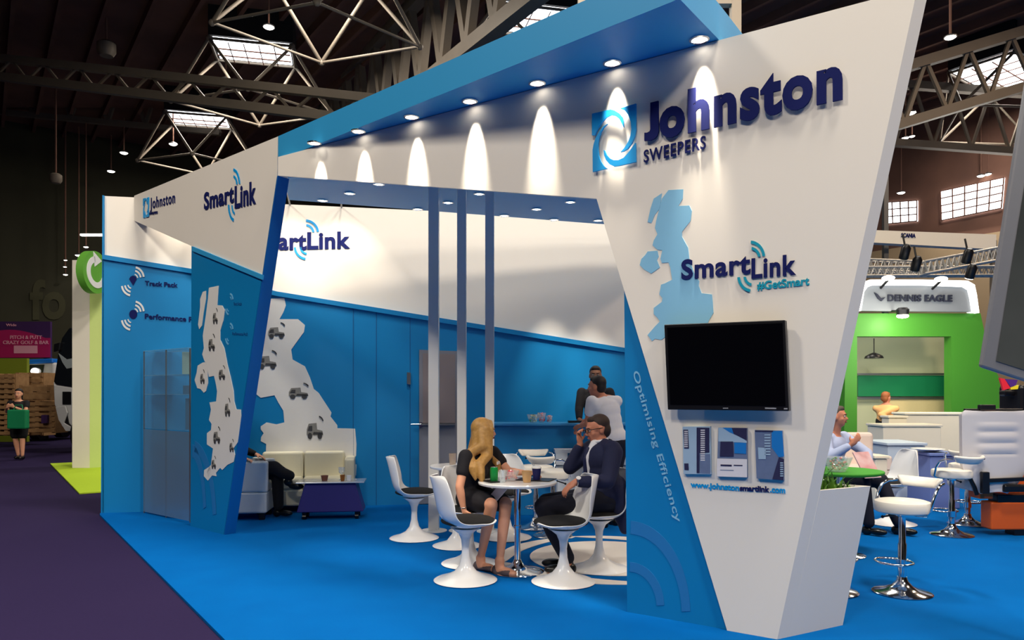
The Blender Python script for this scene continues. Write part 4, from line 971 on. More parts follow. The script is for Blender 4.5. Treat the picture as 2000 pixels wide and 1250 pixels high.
lock([L_(-.04, -.06, -.02), L_(-.06, -.09, -.16), V(-.28, 6.4, .92)], [.045, .045, .03])
lock([L_(.02, .05, .085), L_(.055, .045, .03), L_(.077, .03, -.05)], [.022, .026, .028])
lock([L_(-.02, .05, .085), L_(-.055, .045, .03), L_(-.072, .03, -.05)], [.02, .022, .022])
hr = blob('hair', b, HAIR, w_, .008, 9)
m = MB(); Rb = frame((0, 0, 1), (.95, -.3, 0)); m.box(V(-.115, 6.235, .885), (.07, .006, .026), Rb); obj('name_badge', m, PLW, w_, world=True, bevel=.002)
m = MB(); m.tube([Rwr+V(.0, 0, .015)+V(.027*math.cos(a*PI/8), .027*math.sin(a*PI/8), .0) for a in range(16)], .004, 6, closed=True); obj('bracelet', m, CHROME, w_, world=True, smooth=60)
for a_, d_ in ((Ra, V(.8, -.6, 0)), (La, V(.75, -.65, 0))):
    b = MB(); shoe(b, a_, d_); s2 = MB(); s2.v = [V(p.x, p.y, p.z) for p in b.v]; s2.f = b.f; s2.m = b.m
    R2 = frame((0, 0, 1), d_); aa = V(a_.x, a_.y, .03)
    s2 = MB(); s2.ell(aa+d_*.085, (.045, .085, .03), rot=R2); s2.ell(aa-d_*.03, (.04, .045, .045), rot=R2); s2.ell(aa+d_*.02-V(0, 0, .012), (.036, .09, .016), rot=R2)
    blob('shoe', s2, mat('taupe_shoe', (96, 82, 84), .5, noise=.1), w_, .007, 3)
m = MB(); m.box((0, 0, 0), (.10, .17, .004), Matrix.Rotation(.9, 3, 'X')); o = obj('paper_leaflet', m, PW); o.location = (-.115, 6.06, .655); o.rotation_euler = (0, .35, -.9); tag(o, 'white leaflet on the lap of the blonde woman under the table edge', 'leaflet')

# ---------------------------------------------------------------- man in the navy suit
mn = thing('person', 'man in a navy suit and glasses, hand to his forehead, sitting at the round table', 'person', (.75, 6.2, 0))
pel = V(.765, 6.225, .575); nk = V(.745, 6.25, 1.05); fw = V(-.92, -.38, 0); rt = V(-.38, .92, 0)
Lsh = V(.83, 6.07, .985); Rsh = V(.685, 6.42, .99); Lel = V(.765, 5.93, .765); Lwr = V(.515, 5.90, .765); Rel = V(.50, 6.40, .83); Rwr = V(.585, 6.36, 1.035)
Lk = V(.255, 6.03, .55); Rk = V(.29, 6.24, .55); La = V(.45, 6.05, .10); Ra = V(.44, 6.24, .10)
hc = V(.72, 6.27, 1.165); hf = V(-.93, -.22, -.28)
b = MB(); torso(b, pel, nk, rt, fw, .19, 1.0, False, -.015); R_, L_ = head_prims(b, hc, hf, up=(-.2, 0, 1), s=1.03)
limb(b, [nk-V(0, 0, .04), hc-V(0, 0, .05)+V(.02, 0, 0)], [.058, .056])
limb(b, [Lsh, Lel, Lwr], [.05, .042, .028]); limb(b, [Rsh, Rel, Rwr], [.05, .042, .028])
hand(b, Lwr+V(-.01, 0, 0), V(-.8, -.05, -.62), V(.3, .3, -.8), -1, .55, 1.05); hand(b, Rwr, V(-.12, .0, .7), V(.6, -.5, .0), 1, .9, 1.0)
for h_, k_, a_ in ((pel+rt*.09, Rk, Ra), (pel-rt*.09, Lk, La)): limb(b, [h_, k_, a_], [.08, .055, .038])
shoe(b, La, (-.95, -.2, 0)); shoe(b, Ra, (-.95, .1, 0))
blob('body', b, SKIN2, mn, .0085, 4)
face_parts(L_, R_, mn, 1.03, (60, 44, 36), (170, 100, 90))
SUIT = mat('navy_suit_wool', (24, 30, 66), .8, noise=.12, bump=.25, sheen=.0)
b = MB(); torso(b, pel+V(.02, 0, .02), nk-V(0, 0, .012), rt, fw, .205, 1.06, False, .014)
limb(b, [Lsh, Lsh.lerp(Lel, .5), Lel, Lel.lerp(Lwr, .88)], [.08, .072, .062, .046]); limb(b, [Rsh, Rsh.lerp(Rel, .5), Rel, Rel.lerp(Rwr, .8)], [.078, .07, .062, .046])
limb(b, [pel+V(.07, -.05, .1), V(.93, 6.13, .45), V(.93, 6.1, .36)], [.13, .085, .05]); limb(b, [pel+V(.08, .05, .1), V(.95, 6.25, .5)], [.12, .08])
blob('jacket', b, SUIT, mn, .009, 5)
b = MB()
for h_, k_, a_ in ((pel+rt*.08, Rk, Ra), (pel-rt*.08, Lk, La)): limb(b, [h_, h_.lerp(k_, .5), k_, k_.lerp(a_, .45), a_+V(0, 0, .03)], [.115, .095, .078, .074, .06])
b.ell(pel, (.16, .14, .12)); blob('trousers', b, mat('dark_trouser_wool', (16, 18, 36), .85, noise=.12, bump=.2), mn, .009, 4)
for a_, d_ in ((La, V(-.95, -.2, 0)), (Ra, V(-.95, .1, 0))):
    R2 = frame((0, 0, 1), d_); aa = V(a_.x, a_.y, .042); s2 = MB(); s2.ell(aa+d_*.1, (.05, .1, .038), rot=R2); s2.ell(aa-d_*.02, (.045, .06, .05), rot=R2); s2.ell(aa+d_*.05-V(0, 0, .02), (.042, .13, .02), rot=R2)
    blob('shoe', s2, mat('black_shoe_leather', (14, 14, 16), .3), mn, .008, 3)
# shirt front, collar and tie at the open jacket
b = MB(); c0 = nk+fw*.07+V(0, 0, -.075)
limb(b, [nk+fw*.05-V(0, 0, .01), c0-V(0, 0, .04)+fw*.04, c0-V(0, 0, .2)+fw*.045], [.045, .042, .026])
SH = mat('white_shirt_cotton', (226, 226, 232), .7, noise=.05)
blob('shirt', b, SH, mn, .008, 3)
b = MB(); nn = [nk.lerp(hc, .28)+Vector((.064*math.cos(a*PI/10), .062*math.sin(a*PI/10), -.012*math.cos(a*PI/10)*-1-.012)) for a in range(20)]
b.tube(nn, .014, 10, closed=True); blob('collar', b, SH, mn, .007, 2)
b = MB(); limb(b, [c0+fw*.05+V(0, 0, .03), c0+fw*.078-V(0, 0, .06), c0+fw*.068-V(0, 0, .2)], [.018, .018, .022]); blob('tie', b, mat('dark_blue_tie', (24, 30, 70), .5), mn, .006, 2)
b = MB(); b.ell(L_(0, -.028, .045), (.0795*1.0, .092, .082), rot=R_, seg=18, rings=12); b.ell(L_(0, -.06, -.01), (.073, .055, .075), rot=R_); b.ell(L_(0, .035, .085), (.055, .035, .03), rot=R_)
blob('hair', b, mat('short_brown_hair', (58, 42, 36), .7, noise=.3, nscale=80), mn, .007, 3)
m = MB()
for k in (-1, 1):
    m.tube([L_(k*.034+.026*math.cos(a*PI/8), .102, .004+.018*math.sin(a*PI/8)) for a in range(16)], .0028, 6, closed=True)
    m.tube([L_(k*.062, .1, .01), L_(k*.079, .05, .012), L_(k*.083, -.02, .008)], .0035, 6)
m.tube([L_(-.01, .104, .006), L_(.01, .104, .006)], .0025, 6); obj('glasses', m, BLACK, mn, world=True, smooth=60)
ax = (Lwr-Lel).normalized(); Rw = ax.to_track_quat('Z', 'Y').to_matrix(); wc = Lwr+ax*.0
m = MB(); m.lathe([(.031, -.012), (.036, -.011), (.036, .011), (.031, .012)], 20, c=wc-ax*.012, mtx=Rw); wt = obj('watch', m, CHROME, mn, world=True, smooth=40)
m = MB(); m.lathe([(.001, .036), (.019, .036), (.02, .044), (.001, .045)], 18, c=wc-ax*.012, mtx=frame((0, -.55, .8), ax)); obj('watch_dial', m, PLW, wt, world=True, smooth=40)
m = MB(); b = MB(); b.tube([wc-ax*.035, wc-ax*.05], [.04, .046], 14); obj('shirt_cuff', b, SH, mn, world=True, smooth=50)

# ---------------------------------------------------------------- generic figure for the people further away
def figure(name_label, root_xy, J, cols, fem=False, voxel=.013, extra=None, hands=True, head_s=1.0, sleeves=1.0, hairf=None, skirt=False, bare_legs=False):
    t = thing('person', name_label, 'person', (root_xy[0], root_xy[1], 0))
    pel, nk, fw = Vector(J['pel']), Vector(J['neck']), Vector(J['fwd']).normalized(); rt = fw.cross(V(0, 0, 1)); sw = J.get('sw', .18)
    Rs, Ls = nk+rt*sw-V(0, 0, .05), nk-rt*sw-V(0, 0, .05)
    Rs = Vector(J.get('rs', Rs)); Ls = Vector(J.get('ls', Ls))
    Re, Rw, Le, Lw = [Vector(J[k]) for k in ('re', 'rw', 'le', 'lw')]; Rk, Ra, Lk, La = [Vector(J[k]) for k in ('rk', 'ra', 'lk', 'la')]
    hc = Vector(J['head']); hf = Vector(J['look']); toe = Vector(J.get('toe', fw)); toe = V(toe.x, toe.y, 0).normalized()
    b = MB(); torso(b, pel, nk, rt, fw, sw*.85, .95, fem, -.015); R_, L_ = head_prims(b, hc, hf, s=head_s)
    limb(b, [nk-V(0, 0, .03), hc-V(0, 0, .05)], [.055, .05])
    limb(b, [Rs, Re, Rw], [.045, .038, .025]); limb(b, [Ls, Le, Lw], [.045, .038, .025])
    hand(b, Rw, J.get('rh', Rw-Re), J.get('rn', fw-V(0, 0, 1)), 1, J.get('curl', .5)); hand(b, Lw, J.get('lh', Lw-Le), J.get('ln', fw-V(0, 0, 1)), -1, J.get('curl', .5))
    for h_, k_, a_ in ((pel+rt*.09, Rk, Ra), (pel-rt*.09, Lk, La)): limb(b, [h_, k_, k_.lerp(a_, .3), a_], [.08, .055, .054, .035])
    blob('body', b, cols['skin'], t, voxel, 3); face_parts(L_, R_, t, head_s, cols.get('brow', (60, 44, 36)))
    b = MB(); torso(b, pel+V(0, 0, .02), nk-V(0, 0, .03), rt, fw, sw*.95, 1.0, fem, .008)
    for s_, e_, w__ in ((Rs, Re, Rw), (Ls, Le, Lw)):
        if sleeves >= 1: limb(b, [s_, e_, e_.lerp(w__, .85)], [.066, .056, .042])
        else: limb(b, [s_, s_.lerp(e_, sleeves)], [.068, .062])
    blob('shirt', b, cols['top'], t, voxel, 4)
    b = MB(); b.ell(pel, (.165, .13, .12), rot=frame((0, 0, 1), fw))
    for h_, k_, a_ in ((pel+rt*.08, Rk, Ra), (pel-rt*.08, Lk, La)):
        if skirt: limb(b, [h_, h_.lerp(k_, .8)], [.115, .1])
        else: limb(b, [h_, h_.lerp(k_, .5), k_, k_.lerp(a_, .5), a_+V(0, 0, .03)], [.108, .092, .075, .068, .06])
    blob('skirt' if skirt else 'trousers', b, cols['legs'], t, voxel, 4)
    for a_ in (Ra, La):
        d_ = toe if a_.z < .14 else Vector(J.get('toe2', toe)); d_.normalize(); R2 = frame((0, 0, 1) if abs(d_.z) < .6 else (1, 0, 0), d_); aa = a_+V(0, 0, -.055)
        s2 = MB(); s2.ell(aa+d_*.09, (.046, .095, .036), rot=R2); s2.ell(aa-d_*.02, (.042, .055, .048), rot=R2); blob('shoe', s2, cols.get('shoe', MATS['black_shoe_leather']), t, .01, 2)
    b = MB(); b.ell(L_(0, -.028, .045), (.08, .092, .084), rot=R_); b.ell(L_(0, -.06, -.01), (.073, .055, .075), rot=R_); b.ell(L_(0, .035, .082), (.055, .038, .034), rot=R_)
    if hairf: hairf(b, L_)
    blob('hair', b, cols['hair'], t, .01, 3)
    return t, L_, R_
BLKT = mat('black_shirt_cloth', (18, 18, 24), .85, noise=.1); BLKH = mat('dark_hair', (28, 22, 22), .6, noise=.3, nscale=60)
# barman
figure('barman in a black shirt leaning on the blue bar behind the others', (1.05, 9.62), dict(pel=(1.12, 9.66, .98), neck=(1.08, 9.6, 1.53), fwd=(-.25, -1, 0), head=(1.075, 9.56, 1.70), look=(-.1, -1, -.25), re=(.86, 9.52, 1.27), rw=(.84, 9.28, 1.14), le=(1.3, 9.5, 1.27), lw=(1.2, 9.3, 1.15),
       rk=(1.05, 9.62, .5), ra=(1.03, 9.66, .09), lk=(1.2, 9.62, .5), la=(1.22, 9.68, .09), rh=(.3, -.9, -.1), lh=(-.3, -.9, -.1), rn=(0, 0, -1), ln=(0, 0, -1)), dict(skin=SKIN3, top=BLKT, legs=BLKT, hair=BLKH), voxel=.012)
# man in a white shirt
figure('person in a white short sleeved shirt standing with back turned at the bar', (1.08, 8.3), dict(pel=(1.13, 8.22, .93), neck=(1.03, 8.27, 1.43), fwd=(-.55, .84, 0), head=(.945, 8.32, 1.545), look=(-.8, .45, -.45), re=(.9, 8.5, 1.2), rw=(.8, 8.62, 1.1), le=(.84, 8.28, 1.13), lw=(.78, 8.48, 1.1),
       rk=(1.13, 8.3, .5), ra=(1.14, 8.28, .09), lk=(1.02, 8.22, .5), la=(1.0, 8.15, .09), sw=.18), dict(skin=SKIN2, top=SH, legs=mat('dark_trouser_wool', (20, 20, 30)), hair=BLKH), sleeves=.45, voxel=.012)
# person in the armchair, mostly behind the pillar
figure('person in dark clothes sitting cross-legged in the white armchair behind the pillar', (-3.15, 8.8), dict(pel=(-3.24, 8.8, .53), neck=(-3.34, 8.8, 1.05), fwd=(1, -.05, 0), head=(-3.32, 8.8, 1.22), look=(.9, .3, 0), re=(-3.3, 8.56, .78), rw=(-3.13, 8.6, .72), le=(-3.3, 9.02, .8), lw=(-3.1, 8.98, .73),
       rk=(-2.80, 8.74, .60), ra=(-2.62, 8.75, .47), lk=(-2.80, 8.86, .52), la=(-2.78, 8.84, .10), toe=(1, -.2, 0), toe2=(.85, -.1, -.45), rh=(.9, 0, -.2), lh=(.8, 0, -.3), rn=(0, 0, -1), ln=(0, 0, -1)), dict(skin=SKIN, top=BLKT, legs=BLKT, hair=BLKH), voxel=.012)
# man at right
figure('man in a pale blue shirt sitting behind the green table right of the tower', (3.550, 8.0), dict(pel=(3.450, 8.12, .52), neck=(3.500, 8.05, 1.04), fwd=(.6, -.8, 0), head=(3.505, 8.0, 1.22), look=(.85, -.5, -.1), re=(3.320, 7.78, .80), rw=(3.520, 7.72, .93), le=(3.830, 8.0, .82), lw=(3.760, 7.82, .68),
       rk=(3.650, 7.72, .55), ra=(3.700, 7.7, .1), lk=(3.900, 7.85, .55), la=(4.020, 7.72, .1), toe=(.7, -.7, 0), rh=(.4, -.2, .5), rn=(.3, .6, .3), lh=(.0, -.8, -.4), ln=(0, 0, -1)), dict(skin=SKIN2, top=mat('pale_blue_shirt', (172, 184, 216), .75, noise=.08), legs=mat('dark_trouser_wool', (20, 20, 30)), hair=mat('greying_hair', (84, 70, 62), .7, noise=.3, nscale=80)), voxel=.012)
# woman with the green bag, far left
def longh(b, L_):
    limb(b, [L_(0, -.06, 0), L_(0, -.08, -.12), L_(0, -.08, -.2)], [.06, .055, .03], 10)
gY = 16.6; gx = (38-1000)/F*gY
figure('woman in black shorts walking in the aisle with a green bag', (gx, gY), dict(pel=(gx, gY, .86), neck=(gx+.0, gY-.03, 1.3), fwd=(.25, -1, 0), head=(gx+.02, gY-.06, 1.455), look=(.2, -1, -.5), re=(gx-.2, gY-.12, 1.06), rw=(gx-.08, gY-.3, 1.15), le=(gx+.22, gY-.12, 1.06), lw=(gx+.1, gY-.3, 1.16),
       rk=(gx-.08, gY-.02, .46), ra=(gx-.06, gY+.05, .09), lk=(gx+.09, gY-.04, .46), la=(gx+.1, gY-.05, .09), sw=.16, rh=(.7, -.3, .3), lh=(-.7, -.3, .3), rn=(0, .8, .3), ln=(0, .8, .3)), dict(skin=SKIN, top=BLKT, legs=BLKT, hair=BLKH), fem=True, sleeves=.4, skirt=True, voxel=.016, hairf=longh)
t = thing('shoulder_bag', 'green shopping bag held in front of the woman in the aisle', 'bag', (gx+.2, gY-.34, .78))
m = MB(); m.box((0, 0, .12), (.42, .14, .42)); obj('bag_body', m, mat('green_bag_cloth', (0, 128, 80), .7, noise=.1), t, bevel=.03)
m = MB(); m.tube([(-.1, 0, .33), (-.07, .02, .43), (.07, .02, .43), (.1, 0, .33)], .01, 6); obj('handle', m, mat('green_bag_cloth', (0, 128, 80)), t, smooth=60)
# visitor in the green stand
figure('blurred visitor in an orange top standing inside the green stand', (7.35, 14.6), dict(pel=(7.35, 14.6, .92), neck=(7.35, 14.6, 1.22), fwd=(.6, .8, 0), head=(7.36, 14.6, 1.38), look=(.8, .5, -.2), re=(7.2, 14.5, 1.05), rw=(7.3, 14.4, .95), le=(7.5, 14.7, 1.05), lw=(7.6, 14.8, .95),
       rk=(7.4, 14.6, .48), ra=(7.4, 14.6, .09), lk=(7.3, 14.6, .48), la=(7.3, 14.6, .09)), dict(skin=SKIN2, top=mat('apricot_top', (226, 170, 110), .8), legs=BLKT, hair=mat('auburn_hair', (140, 80, 40), .7)), voxel=.02)
# ================================================================== neighbouring stands and exhibits, right side
GRN = mat('bright_green_panel', (66, 138, 40), .5, noise=.06, nscale=2); DGR = mat('deep_green_band', (22, 128, 78), .45, noise=.08); SAGE = mat('sage_wall', (196, 198, 160), .6, noise=.08, nscale=2); CREAM = mat('cream_wall', (230, 208, 150), .6, noise=.06)
Pg = Plane((8, 15), (1, 0.0))
gs = thing('green_stand', 'bright green exhibition stand wall with an illuminated sign on top', 'exhibition wall', (9.5, 15, 0))
m = MB(); plate(Pg, [(1652, 612), (1915, 612), (1921, 640), (1933, 700), (1950, 735), (1975, 790), (1985, 830), (1985, 906), (1858, 906), (1858, 657), (1674, 657), (1674, 906), (1648, 906)], .25, 0, mb=m); obj('green_frame', m, GRN, gs, world=True)
m = MB(); plate(Pg, [(1640, 640), (1870, 640), (1870, 907), (1640, 907)], .05, -1.2, mb=m); obj('inner_wall', m, SAGE, gs, world=True)
m = MB(); plate(Pg, [(1676, 733), (1862, 733), (1862, 774), (1676, 774)], .05, -1.1, mb=m); obj('green_band', m, DGR, gs, world=True, label='deep green band on the inner wall')
m = MB(); plate(Pg, [(1736, 780), (1862, 780), (1862, 907), (1736, 907)], .05, -1.1, mb=m); obj('cream_panel', m, CREAM, gs, world=True)
m = MB(); 
for v0 in (729, 776): plate(Pg, [(1675, v0), (1862, v0), (1862, v0+3), (1675, v0+3)], .05, -1.05, mb=m)
obj('rail', m, STEEL, gs, world=True)
# illuminated sign
sg = thing('illuminated_sign', 'glowing rounded sign reading DENNIS EAGLE on top of the green wall', 'sign', Pg.at(1790, 608, .1))
out = [(1668, 609), (1675, 565), (1684, 551), (1700, 546), (1800, 546), (1890, 548), (1904, 556), (1908, 575), (1913, 611)]
inn = [(1682, 607), (1688, 570), (1694, 561), (1704, 557), (1800, 557), (1882, 560), (1892, 566), (1896, 582), (1900, 609)]
m = MB(); 
for i in range(len(out)-1): plate(Pg, [out[i], out[i+1], inn[i+1], inn[i]], .2, .15, mb=m)
obj('glow_frame', m, mat('light_box_white', (255, 255, 255), .5, emit=(255, 252, 245), estr=1.7), sg, world=True)
m = MB(); plate(Pg, [(u, v) for u, v in inn], .1, .1, mb=m); obj('sign_panel', m, mat('sign_grey_panel', (128, 134, 140), .5), sg, world=True)
m = MB(); text_px(m, Pg, 'DENNIS EAGLE', (1733, 588), (1859, 589), (1733, 575), .03, .03, .12, 1.05); obj('lettering', m, mat('sign_dark_letters', (40, 44, 60), .4), sg, world=True); m = MB(); plate(Pg, [(1708, 571), (1714, 574), (1721, 582), (1730, 580), (1722, 588), (1715, 583)], .03, .14, mb=m)
obj('emblem', m, mat('sign_dark_letters', (40, 44, 60), .4), sg, world=True)
# flood light over the green wall
t = thing('floodlight', 'bright floodlight shining on the green wall under the sign', 'floodlight', Pg.at(1763, 617, .5))
m = MB(); m.lathe([(.05, .0), (.11, .02), (.12, .12), (.08, .16)], 18); obj('housing', m, BLACK, t, smooth=50)
m = MB(); m.ell((0, 0, -.005), (.11, .11, .04), seg=16, rings=8); obj('lens', m, mat('flood_glow', (255, 255, 235), .5, emit=(255, 250, 215), estr=30), t, smooth=180)
m = MB(); m.tube([(0, 0, .1), (0, .5, .15)], .02, 8); obj('arm', m, BLACK, t)
l = bpy.data.lights.new('flood', 'POINT'); l.energy = 16; l.color = (1, .95, .75); l.shadow_soft_size = .1; lo = bpy.data.objects.new('flood_light', l); C.objects.link(lo); lo.parent = t; lo.location = (0, 0, -.12)
area_light('stand_light', Pg.at(1790, 660, 1.2), 2.0, 40, (1, .95, .85), aim=Pg.at(1800, 760, -1.2))
for px_, lab in (((1735, 541), 'left lamp head on the glowing sign frame'), ((1838, 543), 'right lamp head on the glowing sign frame')):
    t = thing('arm_spotlight', lab, 'spotlight', Pg.at(px_[0], px_[1]+5, .4), 0, 'lamp heads above the green stand')
    m = MB(); m.ell((0, 0, .03), (.12, .12, .05), seg=16, rings=8); obj('lamp_head', m, EMW, t, smooth=180)
    m = MB(); m.tube([(0, 0, 0), (0, .3, -.12)], .025, 8); obj('arm', m, BLACK, t, smooth=60)
t = thing('pendant_lamp', 'dark dome pendant lamp inside the green stand', 'lamp', Pg.at(1707, 700, -.6))
m = MB(); m.lathe([(.19, 0), (.17, .05), (.08, .1), (.03, .12)], 24); obj('lamp_shade', m, BLACK, t, smooth=50)
m = MB(); m.tube([(0, 0, .12), (0, 0, .42)], .01, 6); obj('cord', m, BLACK, t)

# neighbour's header beam, posts and light trusses
t = thing('header_beam', 'cream header beam of the stand behind with small dark lettering', 'exhibition wall', at(1818, 465, 19))
Ph = Plane((8, 19), (1, .08)); m = MB(); plate(Ph, [(1640, 447), (1946, 458), (1946, 487), (1640, 470)], .25, 0, mb=m); obj('beam', m, mat('cream_beam', (246, 238, 222), .6, noise=.04), t, world=True)
m = MB(); text_px(m, Ph, 'SCANIA', (1760, 463), (1788, 464), (1760, 455), .01, .03, .01); obj('lettering', m, NAVY, t, world=True)
for u_, v0, lab in ((1729, 345, 'tall grey post behind the tower edge above the cream beam'), (1940, 470, 'brown post of the stand behind beside the grey framed screen')):
    Y = 19.6; t = thing('grey_post', lab, 'post', at(u_, 768, Y)); t.location.z = 0; m = MB(); zt = at(u_, v0, Y).z; m.box((0, 0, zt/2), (.12, .12, zt)); obj('shaft', m, TRUSSM if v0 > 400 else STEEL, t)
def box_truss(label, p, q, s, n, mt):
    p = Vector(p); q = Vector(q); root = thing('lighting_truss', label, 'lighting truss', p); m = MB(); d = (q-p).normalized(); sd = d.cross(V(0, 0, 1)).normalized()*s/2; up = V(0, 0, s/2)
    for a in (sd+up, sd-up, -sd+up, -sd-up): m.tube([p+a, q+a], .028, 8)
    obj('chord', m, mt, root, world=True, smooth=60); m = MB()
    for i in range(n):
        a = p.lerp(q, i/n); b_ = p.lerp(q, (i+.5)/n); c_ = p.lerp(q, (i+1)/n)
        for k in (sd, -sd): m.tube([a+k+up, b_+k-up], .014, 6); m.tube([b_+k-up, c_+k+up], .014, 6)
        m.tube([a+sd-up, b_-sd-up], .014, 6); m.tube([b_-sd+up, c_+sd+up], .014, 6)
    obj('brace', m, mt, root, world=True, smooth=60)
ALU = mat('aluminium_truss', (196, 194, 190), .35, .6, noise=.05)
box_truss('silver box truss rising to the right above the glowing sign', at(1800, 524, 17), at(1960, 494, 17), .28, 14, ALU)
box_truss('silver box truss running level behind the tower edge', at(1640, 516, 18), at(1800, 523, 18), .26, 12, ALU)
box_truss('lower silver box truss just above the glowing sign', at(1650, 531, 17.5), at(1945, 530, 17.5), .2, 22, ALU)
for u_, v_, lab in ((1768, 492, 'black stage lamp left above the sign'), (1790, 515, 'black stage lamp in the middle above the sign'), (1890, 500, 'black stage lamp hung from the rising truss'), (1897, 530, 'white faced stage lamp near the right sign corner')):
    t = thing('stage_lamp', lab, 'stage lamp', at(u_, v_, 16.5), 0, 'stage lamps above the green stand')
    m = MB(); m.lathe([(.07, -.16), (.1, -.15), (.1, .1), (.05, .17)], 16, mtx=Matrix.Rotation(.5, 3, 'X')); obj('housing', m, BLACK, t, smooth=50)
    m = MB(); m.lathe([(.085, -.152), (.085, -.165), (.05, -.17)], 16, mtx=Matrix.Rotation(.5, 3, 'X')); obj('lens', m, EMW if u_ == 1897 else STEEL, t)
    m = MB(); m.tube([(0, 0, .1), (0, .1, .4)], .02, 6); obj('bracket', m, BLACK, t)
# beige goal-post frame behind the canopy
t = thing('beige_frame', 'beige upright frame of another stand rising behind the blue canopy', 'frame', at(1436, 768, 11)); t.location.z = 0
m = MB(); a = at(1436, 0, 11); zt = at(1436, -60, 11).z
m.box((a.x, 11, zt/2), (.14, .14, zt)); m.box((a.x-1.2, 11, at(1436, 2, 11).z), (2.26, .13, .14)); obj('frame_bars', m, mat('beige_frame_paint', (176, 160, 140), .6, noise=.05), t, world=True)

# white furniture of the green stand
WF = mat('cream_white_furniture', (236, 228, 206), .5, noise=.04); WF2 = mat('cool_white_furniture', (190, 206, 224), .45, noise=.04)
def block(name, label, cat, px, Y, dep, mt, grp=None):
    """counter block: px = (left, right, top) in the photo, standing on the floor at distance Y"""
    x0 = (px[0]-1000)/F*Y; x1 = (px[1]-1000)/F*Y; z = H+(HY-px[2])/F*Y
    t = thing(name, label, cat, ((x0+x1)/2, Y+dep/2, 0), 0, grp)
    m = MB(); m.box((0, 0, z/2-.02), (x1-x0-.04, dep-.04, z-.05)); obj('body', m, mt, t, bevel=.01)
    m = MB(); m.box((0, 0, z-.02), (x1-x0, dep, .04)); obj('worktop', m, mt, t, bevel=.008); return t
block('white_counter', 'long cream counter at the back of the green stand', 'counter', (1768, 1905, 806), 13.6, .5, WF)
block('white_counter', 'lower cream counter block in front of the long counter', 'counter', (1724, 1842, 829), 12.5, .6, WF)
block('white_box', 'small cream box standing on the lower cream counter', 'box', (1735, 1775, 812), 13.25, .3, WF)
block('side_table', 'pale blue grey cube table with a lid in the right aisle', 'table', (1733, 1812, 865), 10.4, .8, WF2)
block('side_table', 'pale cream low table behind the pale blue shirted man', 'table', (1708, 1738, 890), 9.5, .28, WF)
block('side_table', 'bluish low table right of the cube table, near the white seat', 'table', (1816, 1880, 885), 9.4, .6, mat('slate_blue_side', (110, 130, 190), .5))
t = thing('serving_dish', 'round white dish on the bluish low table', 'dish', (5.38, 9.6, H-(885-768)/F*9.4+.001)); m = MB(); m.lathe([(.08, 0), (.2, .04), (.19, .045), (.07, .01)], 28); obj('dish', m, PLW, t, smooth=50)
t = thing('armchair', 'pinkish cream armchair directly behind the man in the pale blue shirt', 'armchair', (4.72, 10.2, 0)); PK = mat('pinkish_cream_leather', (222, 206, 196), .5, noise=.04)
m = MB(); m.box((0, 0, .3), (.7, .6, .36)); obj('base', m, PK, t, bevel=.03, bseg=3)
m = MB(); m.box((0, .26, .66), (.7, .14, .52)); obj('backrest', m, PK, t, bevel=.05, bseg=3)
for k in (-1, 1):
    m = MB(); m.box((k*.3, 0, .52), (.12, .6, .22)); obj('armrest', m, PK, t, bevel=.03, bseg=3)
for k in (-1, 1):
    m = MB(); m.box((k*.28, 0, .06), (.06, .4, .119)); obj('foot', m, BLACK, t)
# tulip chair in the right aisle
t = tulip(4.28, 8.35, -.98, -.15, 'pale tulip chair right of the green table, turned to the left')
# green table with glass bowl
GT = mat('green_tabletop', (58, 150, 34), .7, noise=.05)
gt = round_table(2.98, 6.75, .37, .77, 'round table with a green top behind the planter', True, GT)
bowl('large clear glass bowl of sweets on the green table', 1636, 6.6, .771, .125, .13, [(220, 110, 110), (120, 160, 80), (230, 200, 190)], 16)
t = sit('tea_light', 'small glowing tea light on the edge of the planter', 'candle', 1606, 4.72, .845); m = MB(); m.lathe([(.018, 0), (.02, .075)], 18); obj('holder', m, PLW, t, smooth=40); m = MB(); m.ell((0, 0, .08), (.018, .018, .012), seg=12, rings=8); obj('flame', m, EMW, t, smooth=180)
m = MB(); m.box((0, 0, 0), (.22, .3, .012), Matrix.Rotation(1.0, 3, 'X')); o = obj('magazine', m, mat('red_white_cover', (232, 226, 226), .4, col2=(200, 50, 50), nscale=6)); o.location = (3.66, 7.66, .73); o.rotation_euler.z = .4; tag(o, 'red and white magazine on the lap of the pale blue shirted man', 'magazine')

# orange machine with a white seat
ORG = mat('orange_machine_paint', (214, 92, 28), .4, noise=.06)
Y = 7.65; X = lambda u, y=Y: (u-1000)/F*y; Z = lambda v, y=Y: H+(HY-v)/F*y
t = thing('ride_on_machine', 'orange ride-on machine with a white ribbed seat at the right edge', 'machine', (X(1980), Y+.3, 0))
m = MB(); x0 = X(1936); x1 = x0+1.3; m.box(((x0+x1)/2, Y+.09, (Z(985)+.02)/2+.03), (x1-x0, .18, Z(985)-.04)); m.box((x1-.2, Y+.5, (Z(985)+.02)/2+.03), (.5, .5, Z(985)-.06)); obj('chassis', m, ORG, t, world=True, bevel=.015)
m = MB(); m.box(((x0+x1)/2+.1, Y+.09, .03), (x1-x0-.3, .15, .06)); obj('skid', m, BLACK, t, world=True)
m = MB(); m.box((X(1945)+.55, Y+.09, (Z(968)+Z(985))/2), (1.05, .16, Z(968)-Z(985)+.02)); obj('seat_mount', m, BLACK, t, world=True, bevel=.01)
m = MB(); m.box((X(1908)+.1, Y+.1, Z(966)), (.14, .2, .09)); obj('side_cover', m, ORG, t, world=True, bevel=.01)
m = MB(); m.box((X(1990)+.3, Y+.42, (Z(810)+Z(985))/2), (.75, .2, Z(810)-Z(985))); obj('rear_hood', m, ORG, t, world=True, bevel=.03)
